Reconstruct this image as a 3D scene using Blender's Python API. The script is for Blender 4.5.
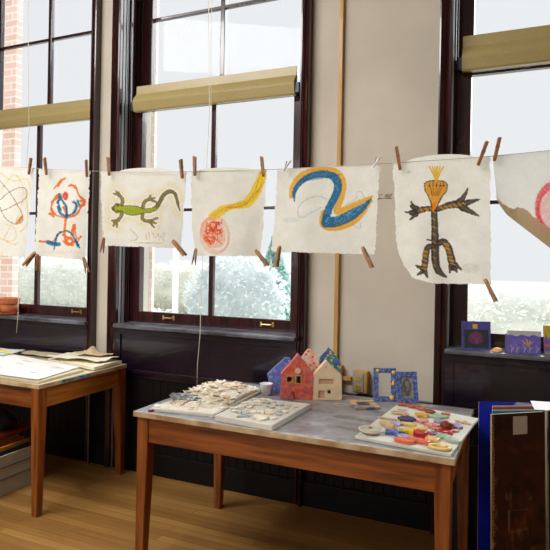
import bpy, bmesh, math, random
import numpy as np
from mathutils import Vector, Matrix
random.seed(7)
for o in list(bpy.data.objects): bpy.data.objects.remove(o)
C = bpy.context.scene.collection

# ------------------------------------------------------------------ camera
FPX, YAW, ROLL, CAMH, PY = 570.0, math.radians(23.9), math.radians(1.06), 1.485, -12.4
Fv = Vector((-math.sin(YAW), math.cos(YAW), 0)); Rv = Vector((math.cos(YAW), math.sin(YAW), 0)); Uv = Vector((0, 0, 1))
R2 = Rv*math.cos(ROLL)+Uv*math.sin(ROLL); U2 = Uv*math.cos(ROLL)-Rv*math.sin(ROLL)
cd = bpy.data.cameras.new('camera'); cam = bpy.data.objects.new('camera', cd); C.objects.link(cam)
M3 = Matrix((R2, U2, -Fv)).transposed(); cam.matrix_world = Matrix.Translation((0, 0, CAMH)) @ M3.to_4x4()
cd.sensor_width = 36; cd.lens = FPX/550*36; cd.shift_y = PY/550; cd.clip_start = .05
bpy.context.scene.camera = cam
# ------------------------------------------------------------------ light
sc = bpy.context.scene
sc.view_settings.view_transform = 'Standard'; sc.view_settings.look = 'None'; sc.view_settings.gamma = 1
sc.view_settings.exposure = 0.0
w = bpy.data.worlds.new('overcast_sky'); sc.world = w; w.use_nodes = True
bg = w.node_tree.nodes['Background']; bg.inputs[0].default_value = (.955, .96, 1, 1); bg.inputs[1].default_value = 0.93
def lamp(name, kind, loc, aim, energy, color, size=None, size_y=None, angle=None):
    l = bpy.data.lights.new(name, kind); l.energy = energy; l.color = color
    if size: l.shape = 'RECTANGLE'; l.size = size; l.size_y = size_y
    if angle: l.angle = angle
    o = bpy.data.objects.new(name, l); C.objects.link(o); o.location = loc
    o.rotation_euler = (Vector(aim)-Vector(loc)).to_track_quat('-Z', 'Y').to_euler(); return o
lamp('exterior_fill_sun', 'SUN', (0, -8, 12), (0, -8+5.2, 3), 1.5, (1, .985, .96), angle=.5)  # added fill that brightens the outside under the overcast sky
lamp('sky_fill_sun', 'SUN', (0, 12, 12), (-3.4, 2, 3.0), 5.8, (.96, .98, 1), angle=1.1)  # added soft sun boosting the sky's light through the windows
lamp('rear_fill_light', 'AREA', (-3.2, -3.4, 2.4), (-1.2, 3.2, 1.0), 50, (1, .995, .985), 3.4, 2.0)  # unseen fill added behind the camera; that wall has no windows
lc = lamp('overhead_fill_light', 'AREA', (-3.0, .2, 4.35), (-1.3, 2.9, .6), 122, (1, .985, .96), 3.2, 1.0)  # unseen overhead fill added to light the wall and drawings
lc.data.spread = 2.1                                        # narrow spread keeps the added fill off the upper wall

# ------------------------------------------------------------------ helpers
def ray(px, py): return Fv + R2*((px-275)/FPX) + U2*((275+PY-py)/FPX)
def at(px, py, ax, v):
    r = ray(px, py); c = Vector((0, 0, CAMH)); return c + r*((v-c[ax])/r[ax])
def depth(p): return (Vector(p)-Vector((0, 0, CAMH))).dot(Fv)
def lin(c):
    c = np.asarray(c, float)/255.0
    return np.where(c <= .04045, c/12.92, ((c+.055)/1.055)**2.4)
def L4(c): return tuple(float(x) for x in lin(c))+(1,)
def h2(ix, iy, s):
    n = (ix*374761393+iy*668265263+s*1442695041) & 0xffffffff
    n = ((n ^ (n >> 13))*1274126177) & 0xffffffff
    return ((n ^ (n >> 16)) & 0xffff)/65535.0
def vnoise(X, Y, s=0):
    xi = np.floor(X).astype(np.int64); yi = np.floor(Y).astype(np.int64); fx = X-xi; fy = Y-yi
    fx = fx*fx*(3-2*fx); fy = fy*fy*(3-2*fy)
    return (h2(xi, yi, s)*(1-fx)+h2(xi+1, yi, s)*fx)*(1-fy)+(h2(xi, yi+1, s)*(1-fx)+h2(xi+1, yi+1, s)*fx)*fy
WARP = 0.0
class Canvas:
    def __init__(s, X, Y, base, mott=6, fr=.12):
        s.X = X+(vnoise(X*.8, Y*.8, 31)-.5)*WARP+(vnoise(X*2.1, Y*2.1, 33)-.5)*WARP*.7; s.Y = Y+(vnoise(X*.8, Y*.8, 32)-.5)*WARP+(vnoise(X*2.1, Y*2.1, 34)-.5)*WARP*.7; n = vnoise(X*fr, Y*fr, 1)*.6+vnoise(X*fr*4, Y*fr*4, 2)*.4-.5
        s.c = np.array(base, float)[None, :]+n[:, None]*mott*np.array([1, 1.05, 1.3])
    def put(s, m, col): s.c = s.c*(1-m[:, None])+np.array(col, float)[None, :]*m[:, None]
    def dist(s, pts):
        d = np.full(s.X.shape, 1e9); wi = np.zeros(s.X.shape)
        for a, b in zip(pts[:-1], pts[1:]):
            ax, ay, aw = a; bx, by, bw = b; vx, vy = bx-ax, by-ay
            t = np.clip(((s.X-ax)*vx+(s.Y-ay)*vy)/(vx*vx+vy*vy+1e-9), 0, 1)
            dd = np.hypot(s.X-ax-t*vx, s.Y-ay-t*vy)-(aw+(bw-aw)*t)
            d = np.minimum(d, dd)
        return d
    def line(s, pts, col, wd=.5, a=1, tex=0, soft=.5, fr=.8, seed=3):
        pts = [p if len(p) == 3 else (p[0], p[1], wd) for p in pts]
        if len(pts) > 2:                                   # rounded corners
            q = pts
            for _ in range(2):
                n = [q[0]]
                for A, B in zip(q[:-1], q[1:]):
                    n += [tuple(x*.75+y*.25 for x, y in zip(A, B)), tuple(x*.25+y*.75 for x, y in zip(A, B))]
                q = n+[q[-1]]
            pts = q
        m = np.clip(.5-s.dist(pts)/soft, 0, 1)*a
        if tex: m = m*np.clip(1-tex+tex*2.2*(vnoise(s.X*fr*1.2+s.Y*fr*.5, s.Y*fr*.5-s.X*fr*.2, seed)-.1), 0, 1)
        s.put(m, col); return m
    def ell(s, cx, cy, rx, ry, col, rot=0, a=1, tex=0, ring=None, soft=.15, fr=.8, seed=5):
        c_, s_ = math.cos(rot), math.sin(rot); u = ((s.X-cx)*c_+(s.Y-cy)*s_)/rx; v = (-(s.X-cx)*s_+(s.Y-cy)*c_)/ry
        r = np.hypot(u, v); m = np.clip((1-r)/soft+.5, 0, 1) if ring is None else np.clip((ring-abs(r-1))/soft+.5, 0, 1)
        m = m*a
        if tex: m = m*np.clip(1-tex+tex*2.2*(vnoise(s.X*fr, s.Y*fr, seed)-.1), 0, 1)
        s.put(m, col)
    def poly(s, P, col, a=1, tex=0, fr=.8, seed=4):
        ins = np.zeros(s.X.shape, bool); n = len(P)
        for i in range(n):
            x1, y1 = P[i]; x2, y2 = P[(i+1) % n]
            c_ = ((y1 > s.Y) != (y2 > s.Y)) & (s.X < (x2-x1)*(s.Y-y1)/((y2-y1) or 1e-9)+x1); ins ^= c_
        m = ins.astype(float)*a
        if tex: m = m*np.clip(1-tex+tex*2.2*(vnoise(s.X*fr, s.Y*fr, seed)-.1), 0, 1)
        s.put(m, col)

MATS = {}
def mat(name, col, rough=.6, noise=0, nscale=8, col2=None, coat=0, metal=0, stretch=(1, 1, 1), bump=0, spec=.5, bscale=None, thr=None):
    if name in MATS: return MATS[name]
    m = bpy.data.materials.new(name); m.use_nodes = True; nt = m.node_tree; b = nt.nodes['Principled BSDF']
    b.inputs['Base Color'].default_value = L4(col); b.inputs['Roughness'].default_value = rough
    b.inputs['Metallic'].default_value = metal; b.inputs['Coat Weight'].default_value = coat; b.inputs['Specular IOR Level'].default_value = spec
    if noise or col2 or bump:
        tc = nt.nodes.new('ShaderNodeTexCoord'); mp = nt.nodes.new('ShaderNodeMapping'); mp.inputs['Scale'].default_value = stretch
        nt.links.new(tc.outputs['Object'], mp.inputs[0])
        nz = nt.nodes.new('ShaderNodeTexNoise'); nz.inputs['Scale'].default_value = nscale; nz.inputs['Detail'].default_value = 5
        nt.links.new(mp.outputs[0], nz.inputs['Vector'])
        rp = nt.nodes.new('ShaderNodeValToRGB'); nt.links.new(nz.outputs[0], rp.inputs[0])
        c2 = col2 if col2 else [max(0, x*(1-noise)) for x in col]
        lo, hi = thr if thr else (.35, .65)
        rp.color_ramp.elements[0].position = lo; rp.color_ramp.elements[1].position = hi
        rp.color_ramp.elements[0].color = L4(c2); rp.color_ramp.elements[1].color = L4(col)
        if noise or col2: nt.links.new(rp.outputs[0], b.inputs['Base Color'])
        if bump:
            bp = nt.nodes.new('ShaderNodeBump'); bp.inputs['Strength'].default_value = bump; bp.inputs['Distance'].default_value = .01
            n2 = nt.nodes.new('ShaderNodeTexNoise'); n2.inputs['Scale'].default_value = bscale or nscale*2; nt.links.new(mp.outputs[0], n2.inputs['Vector'])
            nt.links.new(n2.outputs[0], bp.inputs['Height']); nt.links.new(bp.outputs[0], b.inputs['Normal'])
    MATS[name] = m; return m
def vcmat(name, rough=.9, trans=0, fabric=0):
    if name in MATS: return MATS[name]
    m = bpy.data.materials.new(name); m.use_nodes = True; nt = m.node_tree; b = nt.nodes['Principled BSDF']
    a = nt.nodes.new('ShaderNodeAttribute'); a.attribute_name = 'Col'; nt.links.new(a.outputs[0], b.inputs['Base Color'])
    b.inputs['Roughness'].default_value = rough; b.inputs['Specular IOR Level'].default_value = .2
    if fabric:
        tc = nt.nodes.new('ShaderNodeTexCoord'); n2 = nt.nodes.new('ShaderNodeTexNoise'); n2.inputs['Scale'].default_value = 160
        bp = nt.nodes.new('ShaderNodeBump'); bp.inputs['Strength'].default_value = .25; bp.inputs['Distance'].default_value = .002
        nt.links.new(tc.outputs['Object'], n2.inputs['Vector']); nt.links.new(n2.outputs[0], bp.inputs['Height']); nt.links.new(bp.outputs[0], b.inputs['Normal'])
    if trans:
        t = nt.nodes.new('ShaderNodeBsdfTranslucent'); mx = nt.nodes.new('ShaderNodeMixShader'); mx.inputs[0].default_value = trans
        nt.links.new(a.outputs[0], t.inputs[0]); nt.links.new(b.outputs[0], mx.inputs[1]); nt.links.new(t.outputs[0], mx.inputs[2])
        nt.links.new(mx.outputs[0], nt.nodes['Material Output'].inputs[0])
    MATS[name] = m; return m

def empty(name, loc=(0, 0, 0), rz=0, parent=None):
    o = bpy.data.objects.new(name, None); C.objects.link(o); o.location = loc; o.rotation_euler = (0, 0, rz); o.empty_display_size = .05
    if parent: o.parent = parent
    return o
def tag(o, label=None, cat=None, group=None, kind=None):
    if label: o['label'] = label
    if cat: o['category'] = cat
    if group: o['group'] = group
    if kind: o['kind'] = kind
    return o
def build(name, bm, m, parent=None, smooth=False, loc=None, rz=None):
    me = bpy.data.meshes.new(name); bm.normal_update(); bm.to_mesh(me); bm.free()
    if m: me.materials.append(m)
    if smooth: me.polygons.foreach_set('use_smooth', [True]*len(me.polygons))
    o = bpy.data.objects.new(name, me); C.objects.link(o)
    if parent: o.parent = parent
    if loc is not None: o.location = loc
    if rz is not None: o.rotation_euler = (0, 0, rz)
    return o
def box(bm, x0, x1, y0, y1, z0, z1, bev=0, mtx=None):
    t = bmesh.new(); bmesh.ops.create_cube(t, size=1)
    for v in t.verts: v.co = Vector(((x0+x1)/2+v.co.x*(x1-x0), (y0+y1)/2+v.co.y*(y1-y0), (z0+z1)/2+v.co.z*(z1-z0)))
    if bev: bmesh.ops.bevel(t, geom=t.edges[:], offset=bev, segments=2, affect='EDGES', profile=.6)
    if mtx: bmesh.ops.transform(t, matrix=mtx, verts=t.verts)
    join(bm, t)
def join(bm, t):
    me = bpy.data.meshes.new('tmp'); t.to_mesh(me); t.free(); bm.from_mesh(me); bpy.data.meshes.remove(me)
def B(*a, **k): bm = bmesh.new(); box(bm, *a, **k); return bm
def prism(bm, P, h0, h1, axis=2, bev=0, mtx=None):
    """polygon P extruded; axis 2: P in xy; axis 1: P in xz, depth along y"""
    t = bmesh.new()
    f = (lambda p, h: (p[0], p[1], h)) if axis == 2 else (lambda p, h: (p[0], h, p[1]))
    vs = [t.verts.new(f(p, h0)) for p in P]; fa = t.faces.new(vs)
    r = bmesh.ops.extrude_face_region(t, geom=[fa]); nv = [g for g in r['geom'] if isinstance(g, bmesh.types.BMVert)]
    for v in nv:
        if axis == 2: v.co.z = h1
        else: v.co.y = h1
    bmesh.ops.recalc_face_normals(t, faces=t.faces)
    if bev: bmesh.ops.bevel(t, geom=t.edges[:], offset=bev, segments=2, affect='EDGES', profile=.6)
    if mtx: bmesh.ops.transform(t, matrix=mtx, verts=t.verts)
    join(bm, t)
def tube(bm, pts, r, n=8, radii=None):
    pts = [Vector(p) for p in pts]; rings = []
    for i, p in enumerate(pts):
        d = (pts[min(i+1, len(pts)-1)]-pts[max(i-1, 0)]).normalized()
        a = d.cross(Vector((.3, .9, .2)) if abs(d.z) > .9 else Vector((0, 0, 1))).normalized(); b = d.cross(a)
        rr = radii[i] if radii else r
        rings.append([bm.verts.new(p+a*math.cos(k*2*math.pi/n)*rr+b*math.sin(k*2*math.pi/n)*rr) for k in range(n)])
    for A, Bq in zip(rings[:-1], rings[1:]):
        for k in range(n): bm.faces.new((A[k], A[(k+1) % n], Bq[(k+1) % n], Bq[k]))
    bm.faces.new(rings[0][::-1]); bm.faces.new(rings[-1])
def lathe(bm, prof, n=32, cx=0, cy=0):
    rings = [[bm.verts.new((cx+r*math.cos(k*2*math.pi/n), cy+r*math.sin(k*2*math.pi/n), z)) for k in range(n)] for r, z in prof]
    for A, Bq in zip(rings[:-1], rings[1:]):
        for k in range(n): bm.faces.new((A[k], A[(k+1) % n], Bq[(k+1) % n], Bq[k]))
    bm.faces.new(rings[0][::-1]); bm.faces.new(rings[-1])
def paint_grid(name, nx, ny, posf, painter, m, parent=None, base=(222, 214, 192), mott=6, fr=.12, thick=None, smooth=True):
    """grid over u,v in 0..1; posf -> (world pos arrays, canvas x, canvas y)"""
    u, v = np.meshgrid(np.linspace(0, 1, nx), np.linspace(0, 1, ny)); u = u.ravel(); v = v.ravel()
    P, cx, cy = posf(u, v)
    cv = Canvas(cx, cy, base, mott, fr); painter(cv)
    col = np.clip(cv.c, 0, 255); col = np.concatenate([lin(col), np.ones((len(col), 1))], 1)
    idx = np.arange(nx*ny).reshape(ny, nx)
    F = np.stack([idx[:-1, :-1], idx[1:, :-1], idx[1:, 1:], idx[:-1, 1:]], -1).reshape(-1, 4)
    verts = P
    if thick is not None:                                  # back face and rim, so that the sheet is a slab
        off = np.array(thick)[None, :]; n0 = len(P); verts = np.concatenate([P, P+off]); col = np.concatenate([col, col])
        rim = list(idx[0, :])+list(idx[1:, -1])+list(idx[-1, -2::-1])+list(idx[-2:0:-1, 0])
        rf = [(rim[i], rim[(i+1) % len(rim)], rim[(i+1) % len(rim)]+n0, rim[i]+n0) for i in range(len(rim))]
        F = np.concatenate([F, F[:, ::-1]+n0, np.array(rf)])
    me = bpy.data.meshes.new(name); me.from_pydata(verts.tolist(), [], F.tolist())
    ca = me.color_attributes.new('Col', 'FLOAT_COLOR', 'POINT'); ca.data.foreach_set('color', col.ravel())
    me.materials.append(m)
    if smooth and thick is None: me.polygons.foreach_set('use_smooth', [True]*len(me.polygons))
    o = bpy.data.objects.new(name, me); C.objects.link(o)
    if parent: o.parent = parent
    return o
Fn, Rn, Un = np.array(Fv), np.array(R2), np.array(U2)
def atN(px, py, Y):
    r = Fn[None, :]+Rn[None, :]*((px-275)/FPX)[:, None]+Un[None, :]*((275+PY-py)/FPX)[:, None]
    return np.array([0, 0, CAMH])[None, :]+r*(Y/r[:, 1])[:, None]

# ------------------------------------------------------------------ materials
plaster = mat('plaster', (206, 196, 180), .85, noise=.06, nscale=2.5, bump=.08, bscale=40)
mahog = mat('dark_mahogany', (64, 22, 22), .22, col2=(22, 9, 16), nscale=5, stretch=(6, 6, .6), coat=.35, bump=.06)
blackwood = mat('black_stained_wood', (26, 14, 34), .27, col2=(12, 7, 18), nscale=4, stretch=(1, 1, 3), coat=.4, bump=.12, bscale=14)
track = mat('metal_track', (176, 184, 190), .35)
lowpanel = mat('black_lower_panelling', (9, 7, 9), .5, noise=.2, spec=.25)
stoolm = mat('black_sill_painted_sheen', (112, 114, 124), .3, col2=(58, 56, 66), nscale=7, coat=.3, bump=.1, bscale=20)  # dusty black sill lightened; window sheen put into the colour
brass = mat('brass', (214, 180, 104), .35, metal=.9)
blindm = mat('khaki_blind', (176, 157, 104), .36, noise=.06, nscale=60, stretch=(1, 1, 6))
oak = mat('orange_oak', (176, 96, 38), .38, col2=(140, 68, 22), nscale=6, stretch=(1, 1, 1), coat=.25)
def wood(name, c1, c2, axis, rough=.4, coat=.2):
    st = [14, 14, 14]; st[axis] = 1.0
    return mat(name, c1, rough, col2=c2, nscale=3, stretch=tuple(st), coat=coat, bump=.05)
oakX = wood('oak_long_grain', (148, 80, 26), (96, 44, 12), 0); oakY = wood('oak_cross_grain', (182, 110, 36), (136, 74, 18), 1); oakZ = wood('oak_upright_grain', (152, 82, 26), (100, 46, 12), 2)
pinw = wood('clothespin_wood', (176, 124, 78), (140, 92, 52), 2, .6, 0)
steel = mat('spring_steel', (150, 150, 150), .4, metal=1)
paperm = vcmat('felted_paper', .95, trans=.52, fabric=1)
paintm = vcmat('painted_surface', .6)
glazem = vcmat('glazed_clay', .4)
white_board = mat('white_board', (222, 218, 206), .7, noise=.05, nscale=12)
bisque = mat('bisque_clay', (250, 240, 222), .8, noise=.05, nscale=20)
brick = bpy.data.materials.new('brick'); brick.use_nodes = True
nt = brick.node_tree; bt = nt.nodes.new('ShaderNodeTexBrick'); tc = nt.nodes.new('ShaderNodeTexCoord'); mp = nt.nodes.new('ShaderNodeMapping')
mp.inputs['Rotation'].default_value = (math.radians(90), 0, 0)
nt.links.new(tc.outputs['Object'], mp.inputs[0]); nt.links.new(mp.outputs[0], bt.inputs['Vector'])
bt.inputs['Scale'].default_value = 1; bt.inputs['Brick Width'].default_value = .22; bt.inputs['Row Height'].default_value = .078; bt.inputs['Mortar Size'].default_value = .009
bt.inputs['Color1'].default_value = L4((236, 206, 198)); bt.inputs['Color2'].default_value = L4((226, 186, 176)); bt.inputs['Mortar'].default_value = L4((240, 232, 226))
nt.links.new(bt.outputs[0], nt.nodes['Principled BSDF'].inputs['Base Color']); nt.nodes['Principled BSDF'].inputs['Roughness'].default_value = .9
glass = bpy.data.materials.new('window_glass'); glass.use_nodes = True; nt = glass.node_tree; nt.nodes.remove(nt.nodes['Principled BSDF'])
tr = nt.nodes.new('ShaderNodeBsdfTransparent'); gl = nt.nodes.new('ShaderNodeBsdfGlossy'); gl.inputs['Roughness'].default_value = .02
fr_ = nt.nodes.new('ShaderNodeFresnel'); fr_.inputs[0].default_value = 1.12; mx = nt.nodes.new('ShaderNodeMixShader')
tr.inputs[0].default_value = (.97, .98, .975, 1)
nt.links.new(fr_.outputs[0], mx.inputs[0]); nt.links.new(tr.outputs[0], mx.inputs[1]); nt.links.new(gl.outputs[0], mx.inputs[2]); nt.links.new(mx.outputs[0], nt.nodes['Material Output'].inputs[0])

# ------------------------------------------------------------------ room shell
WX = [-3.605, -1.99, .30]                                    # window centres
HWS = [.662, .700, .712]                                    # half openings; the left window is the narrower one
W0 = 3.30
wb = bmesh.new(); xs = [-5.3]+[c for q, h_ in zip(WX, HWS) for c in (q-h_, q+h_)]+[3.2]
for i in range(0, len(xs), 2): box(wb, xs[i], xs[i+1], W0, 3.58, .0, 4.5)
for q, HW in zip(WX, HWS): box(wb, q-HW, q+HW, W0, 3.58, 0, 1.0); box(wb, q-HW, q+HW, W0, 3.58, 4.14, 4.5)
tag(build('wall_back', wb, plaster), kind='structure')
tag(build('wall_left', B(-5.45, -5.3, -4, 3.58, 0, 4.5), plaster), kind='structure')
tag(build('wall_right', B(3.2, 3.35, -4, 3.58, 0, 4.5), plaster), kind='structure')
tag(build('wall_front', B(-5.45, 3.35, -4.15, -4, 0, 4.5), plaster), kind='structure')
tag(build('ceiling', B(-5.45, 3.35, -4.15, 3.58, 4.5, 4.65), mat('ceiling_paint', (205, 200, 188), .9)), kind='structure')
fm = bpy.data.materials.new('floorboards'); fm.use_nodes = True; nt = fm.node_tree; b = nt.nodes['Principled BSDF']
bt = nt.nodes.new('ShaderNodeTexBrick'); tc = nt.nodes.new('ShaderNodeTexCoord'); nt.links.new(tc.outputs['Object'], bt.inputs['Vector'])
bt.inputs['Scale'].default_value = 1; bt.inputs['Brick Width'].default_value = 1.3; bt.inputs['Row Height'].default_value = .06; bt.inputs['Mortar Size'].default_value = .0012; bt.offset = .37
bt.inputs['Color1'].default_value = L4((176, 132, 72)); bt.inputs['Color2'].default_value = L4((150, 107, 54)); bt.inputs['Mortar'].default_value = L4((110, 72, 36))
mp = nt.nodes.new('ShaderNodeMapping'); mp.inputs['Scale'].default_value = (1.2, 22, 1); nz = nt.nodes.new('ShaderNodeTexNoise'); nz.inputs['Scale'].default_value = 2; nz.inputs['Detail'].default_value = 6
nt.links.new(tc.outputs['Object'], mp.inputs[0]); nt.links.new(mp.outputs[0], nz.inputs['Vector'])
mr = nt.nodes.new('ShaderNodeMix'); mr.data_type = 'RGBA'; mr.blend_type = 'MULTIPLY'; mr.inputs[0].default_value = .5
cr = nt.nodes.new('ShaderNodeValToRGB'); cr.color_ramp.elements[0].position = .3; cr.color_ramp.elements[0].color = (.55, .5, .42, 1); cr.color_ramp.elements[1].position = .65
nt.links.new(nz.outputs[0], cr.inputs[0]); nt.links.new(bt.outputs[0], mr.inputs[6]); nt.links.new(cr.outputs[0], mr.inputs[7]); nt.links.new(mr.outputs[2], b.inputs['Base Color'])
b.inputs['Roughness'].default_value = .38; b.inputs['Coat Weight'].default_value = .1
tag(build('floor', B(-5.45, 3.35, -4.15, 3.58, -.1, 0), fm), kind='structure')
# wainscot between the windows, beadboard with a cap and a skirting board
wn = bmesh.new()
x = -5.3
while x < 3.2: box(wn, x, min(x+.058, 3.2), 3.283, W0, .14, .69, bev=.003); x += .06
tag(build('trim_1', wn, lowpanel), kind='structure')
cp = bmesh.new(); prism(cp, [(-5.3, 3.255), (3.2, 3.255), (3.2, W0), (-5.3, W0)], .69, .718, bev=.006); box(cp, -5.3, 3.2, 3.272, W0, .66, .69)
tag(build('trim_2', cp, blackwood), kind='structure')
bb = bmesh.new(); box(bb, -5.3, 3.2, 3.268, W0, 0, .15, bev=.004)
tag(build('baseboard_back', bb, lowpanel), kind='structure')

def window(n, cx, HW):
    GL = HW-.104
    r = empty('window_%d' % n, (cx, W0, 0)); tag(r, kind='structure')      # children in local x, y from the wall face
    def P(name, bm, m=mahog, par=r): return build(name, bm, m, par)
    y = lambda v: v-W0
    bm = bmesh.new()
    for s in (-1, 1):                                      # moulded casing down to the floor
        a = HW; pr = [(a-.004, y(3.29)), (a-.002, y(3.268)), (a+.012, y(3.262)), (a+.018, y(3.268)), (a+.026, y(3.258)), (a+.046, y(3.240)), (a+.054, y(3.243)), (a+.055, 0)]
        q = [(s*p[0], p[1]) for p in pr] + [(s*(a-.004), 0)]
        prism(bm, q, 0, 4.22)
    box(bm, -HW-.055, HW+.055, y(3.25), 0, 4.14, 4.25, bev=.004)
    P('casing', bm)
    bm = bmesh.new()
    for s in (-1, 1):
        box(bm, *sorted((s*HW, s*(HW-.008))), y(3.262), y(3.58), 1.03, 4.14)      # jamb lining
        box(bm, *sorted((s*HW, s*(HW-.022))), y(3.362), y(3.384), 1.03, 4.14, bev=.005)   # stop bead
        box(bm, *sorted((s*HW, s*(HW-.018))), y(3.446), y(3.496), 1.03, 4.14)
    box(bm, -HW, HW, y(3.27), y(3.58), 4.12, 4.14)
    P('jamb', bm)
    bm = bmesh.new()
    for s in (-1, 1):
        for a0, a1 in ((3.290, 3.308), (3.324, 3.335), (3.342, 3.348), (3.386, 3.397)):
            box(bm, *sorted((s*(HW-.008), s*(HW-.013))), y(a0), y(a1), 1.03, 4.12, bev=.0015)
    P('sash_track', bm, track)
    for nm, z0, z1, yy, br, tr_, zm in (('lower_sash', 1.035, 2.64, 3.40, .078, .045, 1.846), ('upper_sash', 2.60, 4.12, 3.50, .045, .07, 3.277)):
        bm = bmesh.new(); a0, a1 = y(yy), y(yy+.042)
        for s in (-1, 1): box(bm, *sorted((s*(HW-.018), s*GL)), a0, a1, z0, z1, bev=.003)
        box(bm, -GL-.002, GL+.002, a0, a1, z0, z0+br, bev=.003); box(bm, -GL-.002, GL+.002, a0, a1, z1-tr_, z1, bev=.003)
        box(bm, -.017, .017, a0+.004, a1-.004, z0+br, z1-tr_, bev=.004)
        box(bm, -GL-.002, GL+.002, a0+.006, a1-.006, zm-.011, zm+.011, bev=.003)
        sh = P(nm, bm)
        build('pane', B(-GL, GL, (a0+a1)/2-.002, (a0+a1)/2+.002, z0+br-.003, z1-tr_+.003), glass, sh)
        if nm == 'lower_sash':
            for lx in (-.335, .435):
                g = bmesh.new()
                for e in (-1, 1): box(g, lx+e*.043-.008, lx+e*.043+.008, a0-.006, a0, 1.063, 1.095, bev=.002)
                tube(g, [(lx-.042, a0-.004, 1.079), (lx-.034, a0-.02, 1.079), (lx+.034, a0-.02, 1.079), (lx+.042, a0-.004, 1.079)], .0045)
                o = build('sash_lift', g, brass, sh); o['label'] = 'brass bar lift'
    bm = bmesh.new()
    prism(bm, [(-HW, y(3.236)), (HW, y(3.236)), (HW, y(3.40)), (-HW, y(3.40))], 1.002, 1.03, bev=.011)
    box(bm, -HW, HW, y(3.40), y(3.62), 1.0, 1.036)
    P('stool', bm, stoolm)
    bm = bmesh.new(); box(bm, -HW, HW, y(3.275), 0, .72, 1.002); box(bm, -HW, HW, y(3.262), 0, .96, 1.0, bev=.004)
    for s in (-1, 1): box(bm, *sorted((s*HW, s*(HW-.05))), y(3.264), 0, .72, .97, bev=.003)
    P('apron_panel', bm, blackwood)
    return r
for i, c in enumerate(WX): window(i+1, c, HWS[i])

# ------------------------------------------------------------------ outside, overexposure put into the pale colours
def outside(name, bm, m, label, cat, group=None): return tag(build(name, bm, m), label, cat, group)
washed_ground = mat('pale_ground', (226, 228, 220), .95, col2=(208, 212, 202), nscale=1.5)  # ground whitened; the outdoor glare is put into its colour
tag(build('ground', B(-60, 40, 3.58, 80, -.6, -.4), washed_ground), kind='structure')
brick2 = brick.copy(); brick2.name = 'washed_out_brick'; q_ = [n_ for n_ in brick2.node_tree.nodes if n_.type == 'TEX_BRICK'][0]; q_.inputs['Color1'].default_value = L4((248, 234, 230)); q_.inputs['Color2'].default_value = L4((240, 216, 210)); q_.inputs['Mortar'].default_value = L4((248, 244, 242))  # paler copy of the brick, with glare put into the colour
def brick_pier(px0, px1, Yq, dp, wst, label, bm_, wn):
    p0 = at(px0, 200, 1, Yq); p1 = at(px1, 200, 1, Yq+dp); r = empty('brick_pier', (p0.x, Yq, 0)); tag(r, label, 'brick pier')
    build('brickwork', B(0, p1.x-p0.x, 0, dp, -.5, 5.5), bm_, r); o = build(wn, B(-wst, -.001, -.015, dp, -.5, 5.5), mat('white_stone', (250, 250, 250), .8), r); o['label'] = 'white edge of the pier'
brick_pier(2, 19.5, 4.6, .08, .5, 'pink brick pier outside behind the left window', brick, 'stone_edge')
brick_pier(150.5, 155.5, 3.80, .03, .10, 'narrow strip of pink brick pier outside the middle window with white board', brick2, 'edge_board')
def leafy(name, loc, rx, ry, rz, n, size, m, label, cat, seed, cone=False, group=None):
    rnd = random.Random(seed); root = empty(name, loc); tag(root, label, cat, group)
    bm = bmesh.new()
    for _ in range(n):
        th, ph, rr = rnd.uniform(0, 6.283), rnd.uniform(-1, 1), rnd.random()**.4
        k = math.sqrt(1-ph*ph); p = Vector((rx*rr*k*math.cos(th), ry*rr*k*math.sin(th), rz*(1+rr*ph)))
        if cone: f = max(.06, 1-p.z/(2*rz)); h = rnd.random(); p = Vector((rx*math.cos(th)*rr*(1-h), ry*math.sin(th)*rr*(1-h), 2*rz*h))
        a = Vector((rnd.gauss(0, 1), rnd.gauss(0, 1), rnd.gauss(0, 1))).normalized(); b_ = a.cross(Vector((rnd.gauss(0, 1), rnd.gauss(0, 1), rnd.gauss(0, 1)))).normalized()
        s_ = size*rnd.uniform(.6, 1.4)
        vs = [bm.verts.new(p+a*s_), bm.verts.new(p+b_*s_*.5), bm.verts.new(p-a*s_), bm.verts.new(p-b_*s_*.5)]; bm.faces.new(vs)
    build('foliage', bm, m, root)
    bm = bmesh.new()
    if not cone:
        bmesh.ops.create_icosphere(bm, subdivisions=4, radius=1)
        for v in bm.verts:
            q = float(vnoise(np.array([v.co.x*5+seed+9]), np.array([v.co.z*5+v.co.y*3+20]), seed)[0]); v.co = Vector((v.co.x*rx, v.co.y*ry, v.co.z*rz))*(.74+.2*q)+Vector((0, 0, rz))
        build('inner_foliage', bm, m, root, smooth=True); bm = bmesh.new()
    tube(bm, [(0, 0, -.2), (0, 0, rz*1.4)], .05, radii=[.06, .02]); rnd2 = random.Random(seed+1)
    for _ in range(10):
        th = rnd2.uniform(0, 6.28); z = rnd2.uniform(.2, 1.2)*rz; tube(bm, [(0, 0, z), (rx*.7*math.cos(th), ry*.7*math.sin(th), z+rz*.5)], .015, n=5)
    build('branches', bm, mat('pale_bark', (200, 196, 188), .9), root); return root
def leafmat(n, c, c2):
    m = mat(n, c, 1, col2=c2, nscale=2, spec=0); nt = m.node_tree; b = nt.nodes['Principled BSDF']; t = nt.nodes.new('ShaderNodeBsdfTranslucent'); mx = nt.nodes.new('ShaderNodeMixShader'); mx.inputs[0].default_value = .5
    nt.links.new(b.inputs['Base Color'].links[0].from_socket, t.inputs[0]); nt.links.new(b.outputs[0], mx.inputs[1]); nt.links.new(t.outputs[0], mx.inputs[2]); nt.links.new(mx.outputs[0], nt.nodes['Material Output'].inputs[0]); return m
pl1 = leafmat('washed_out_leaves', (243, 243, 238), (230, 233, 228)); pl2 = leafmat('blue_green_needles', (200, 226, 220), (176, 210, 204))  # leaf colours whitened to carry the haze and glare outside
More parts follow.
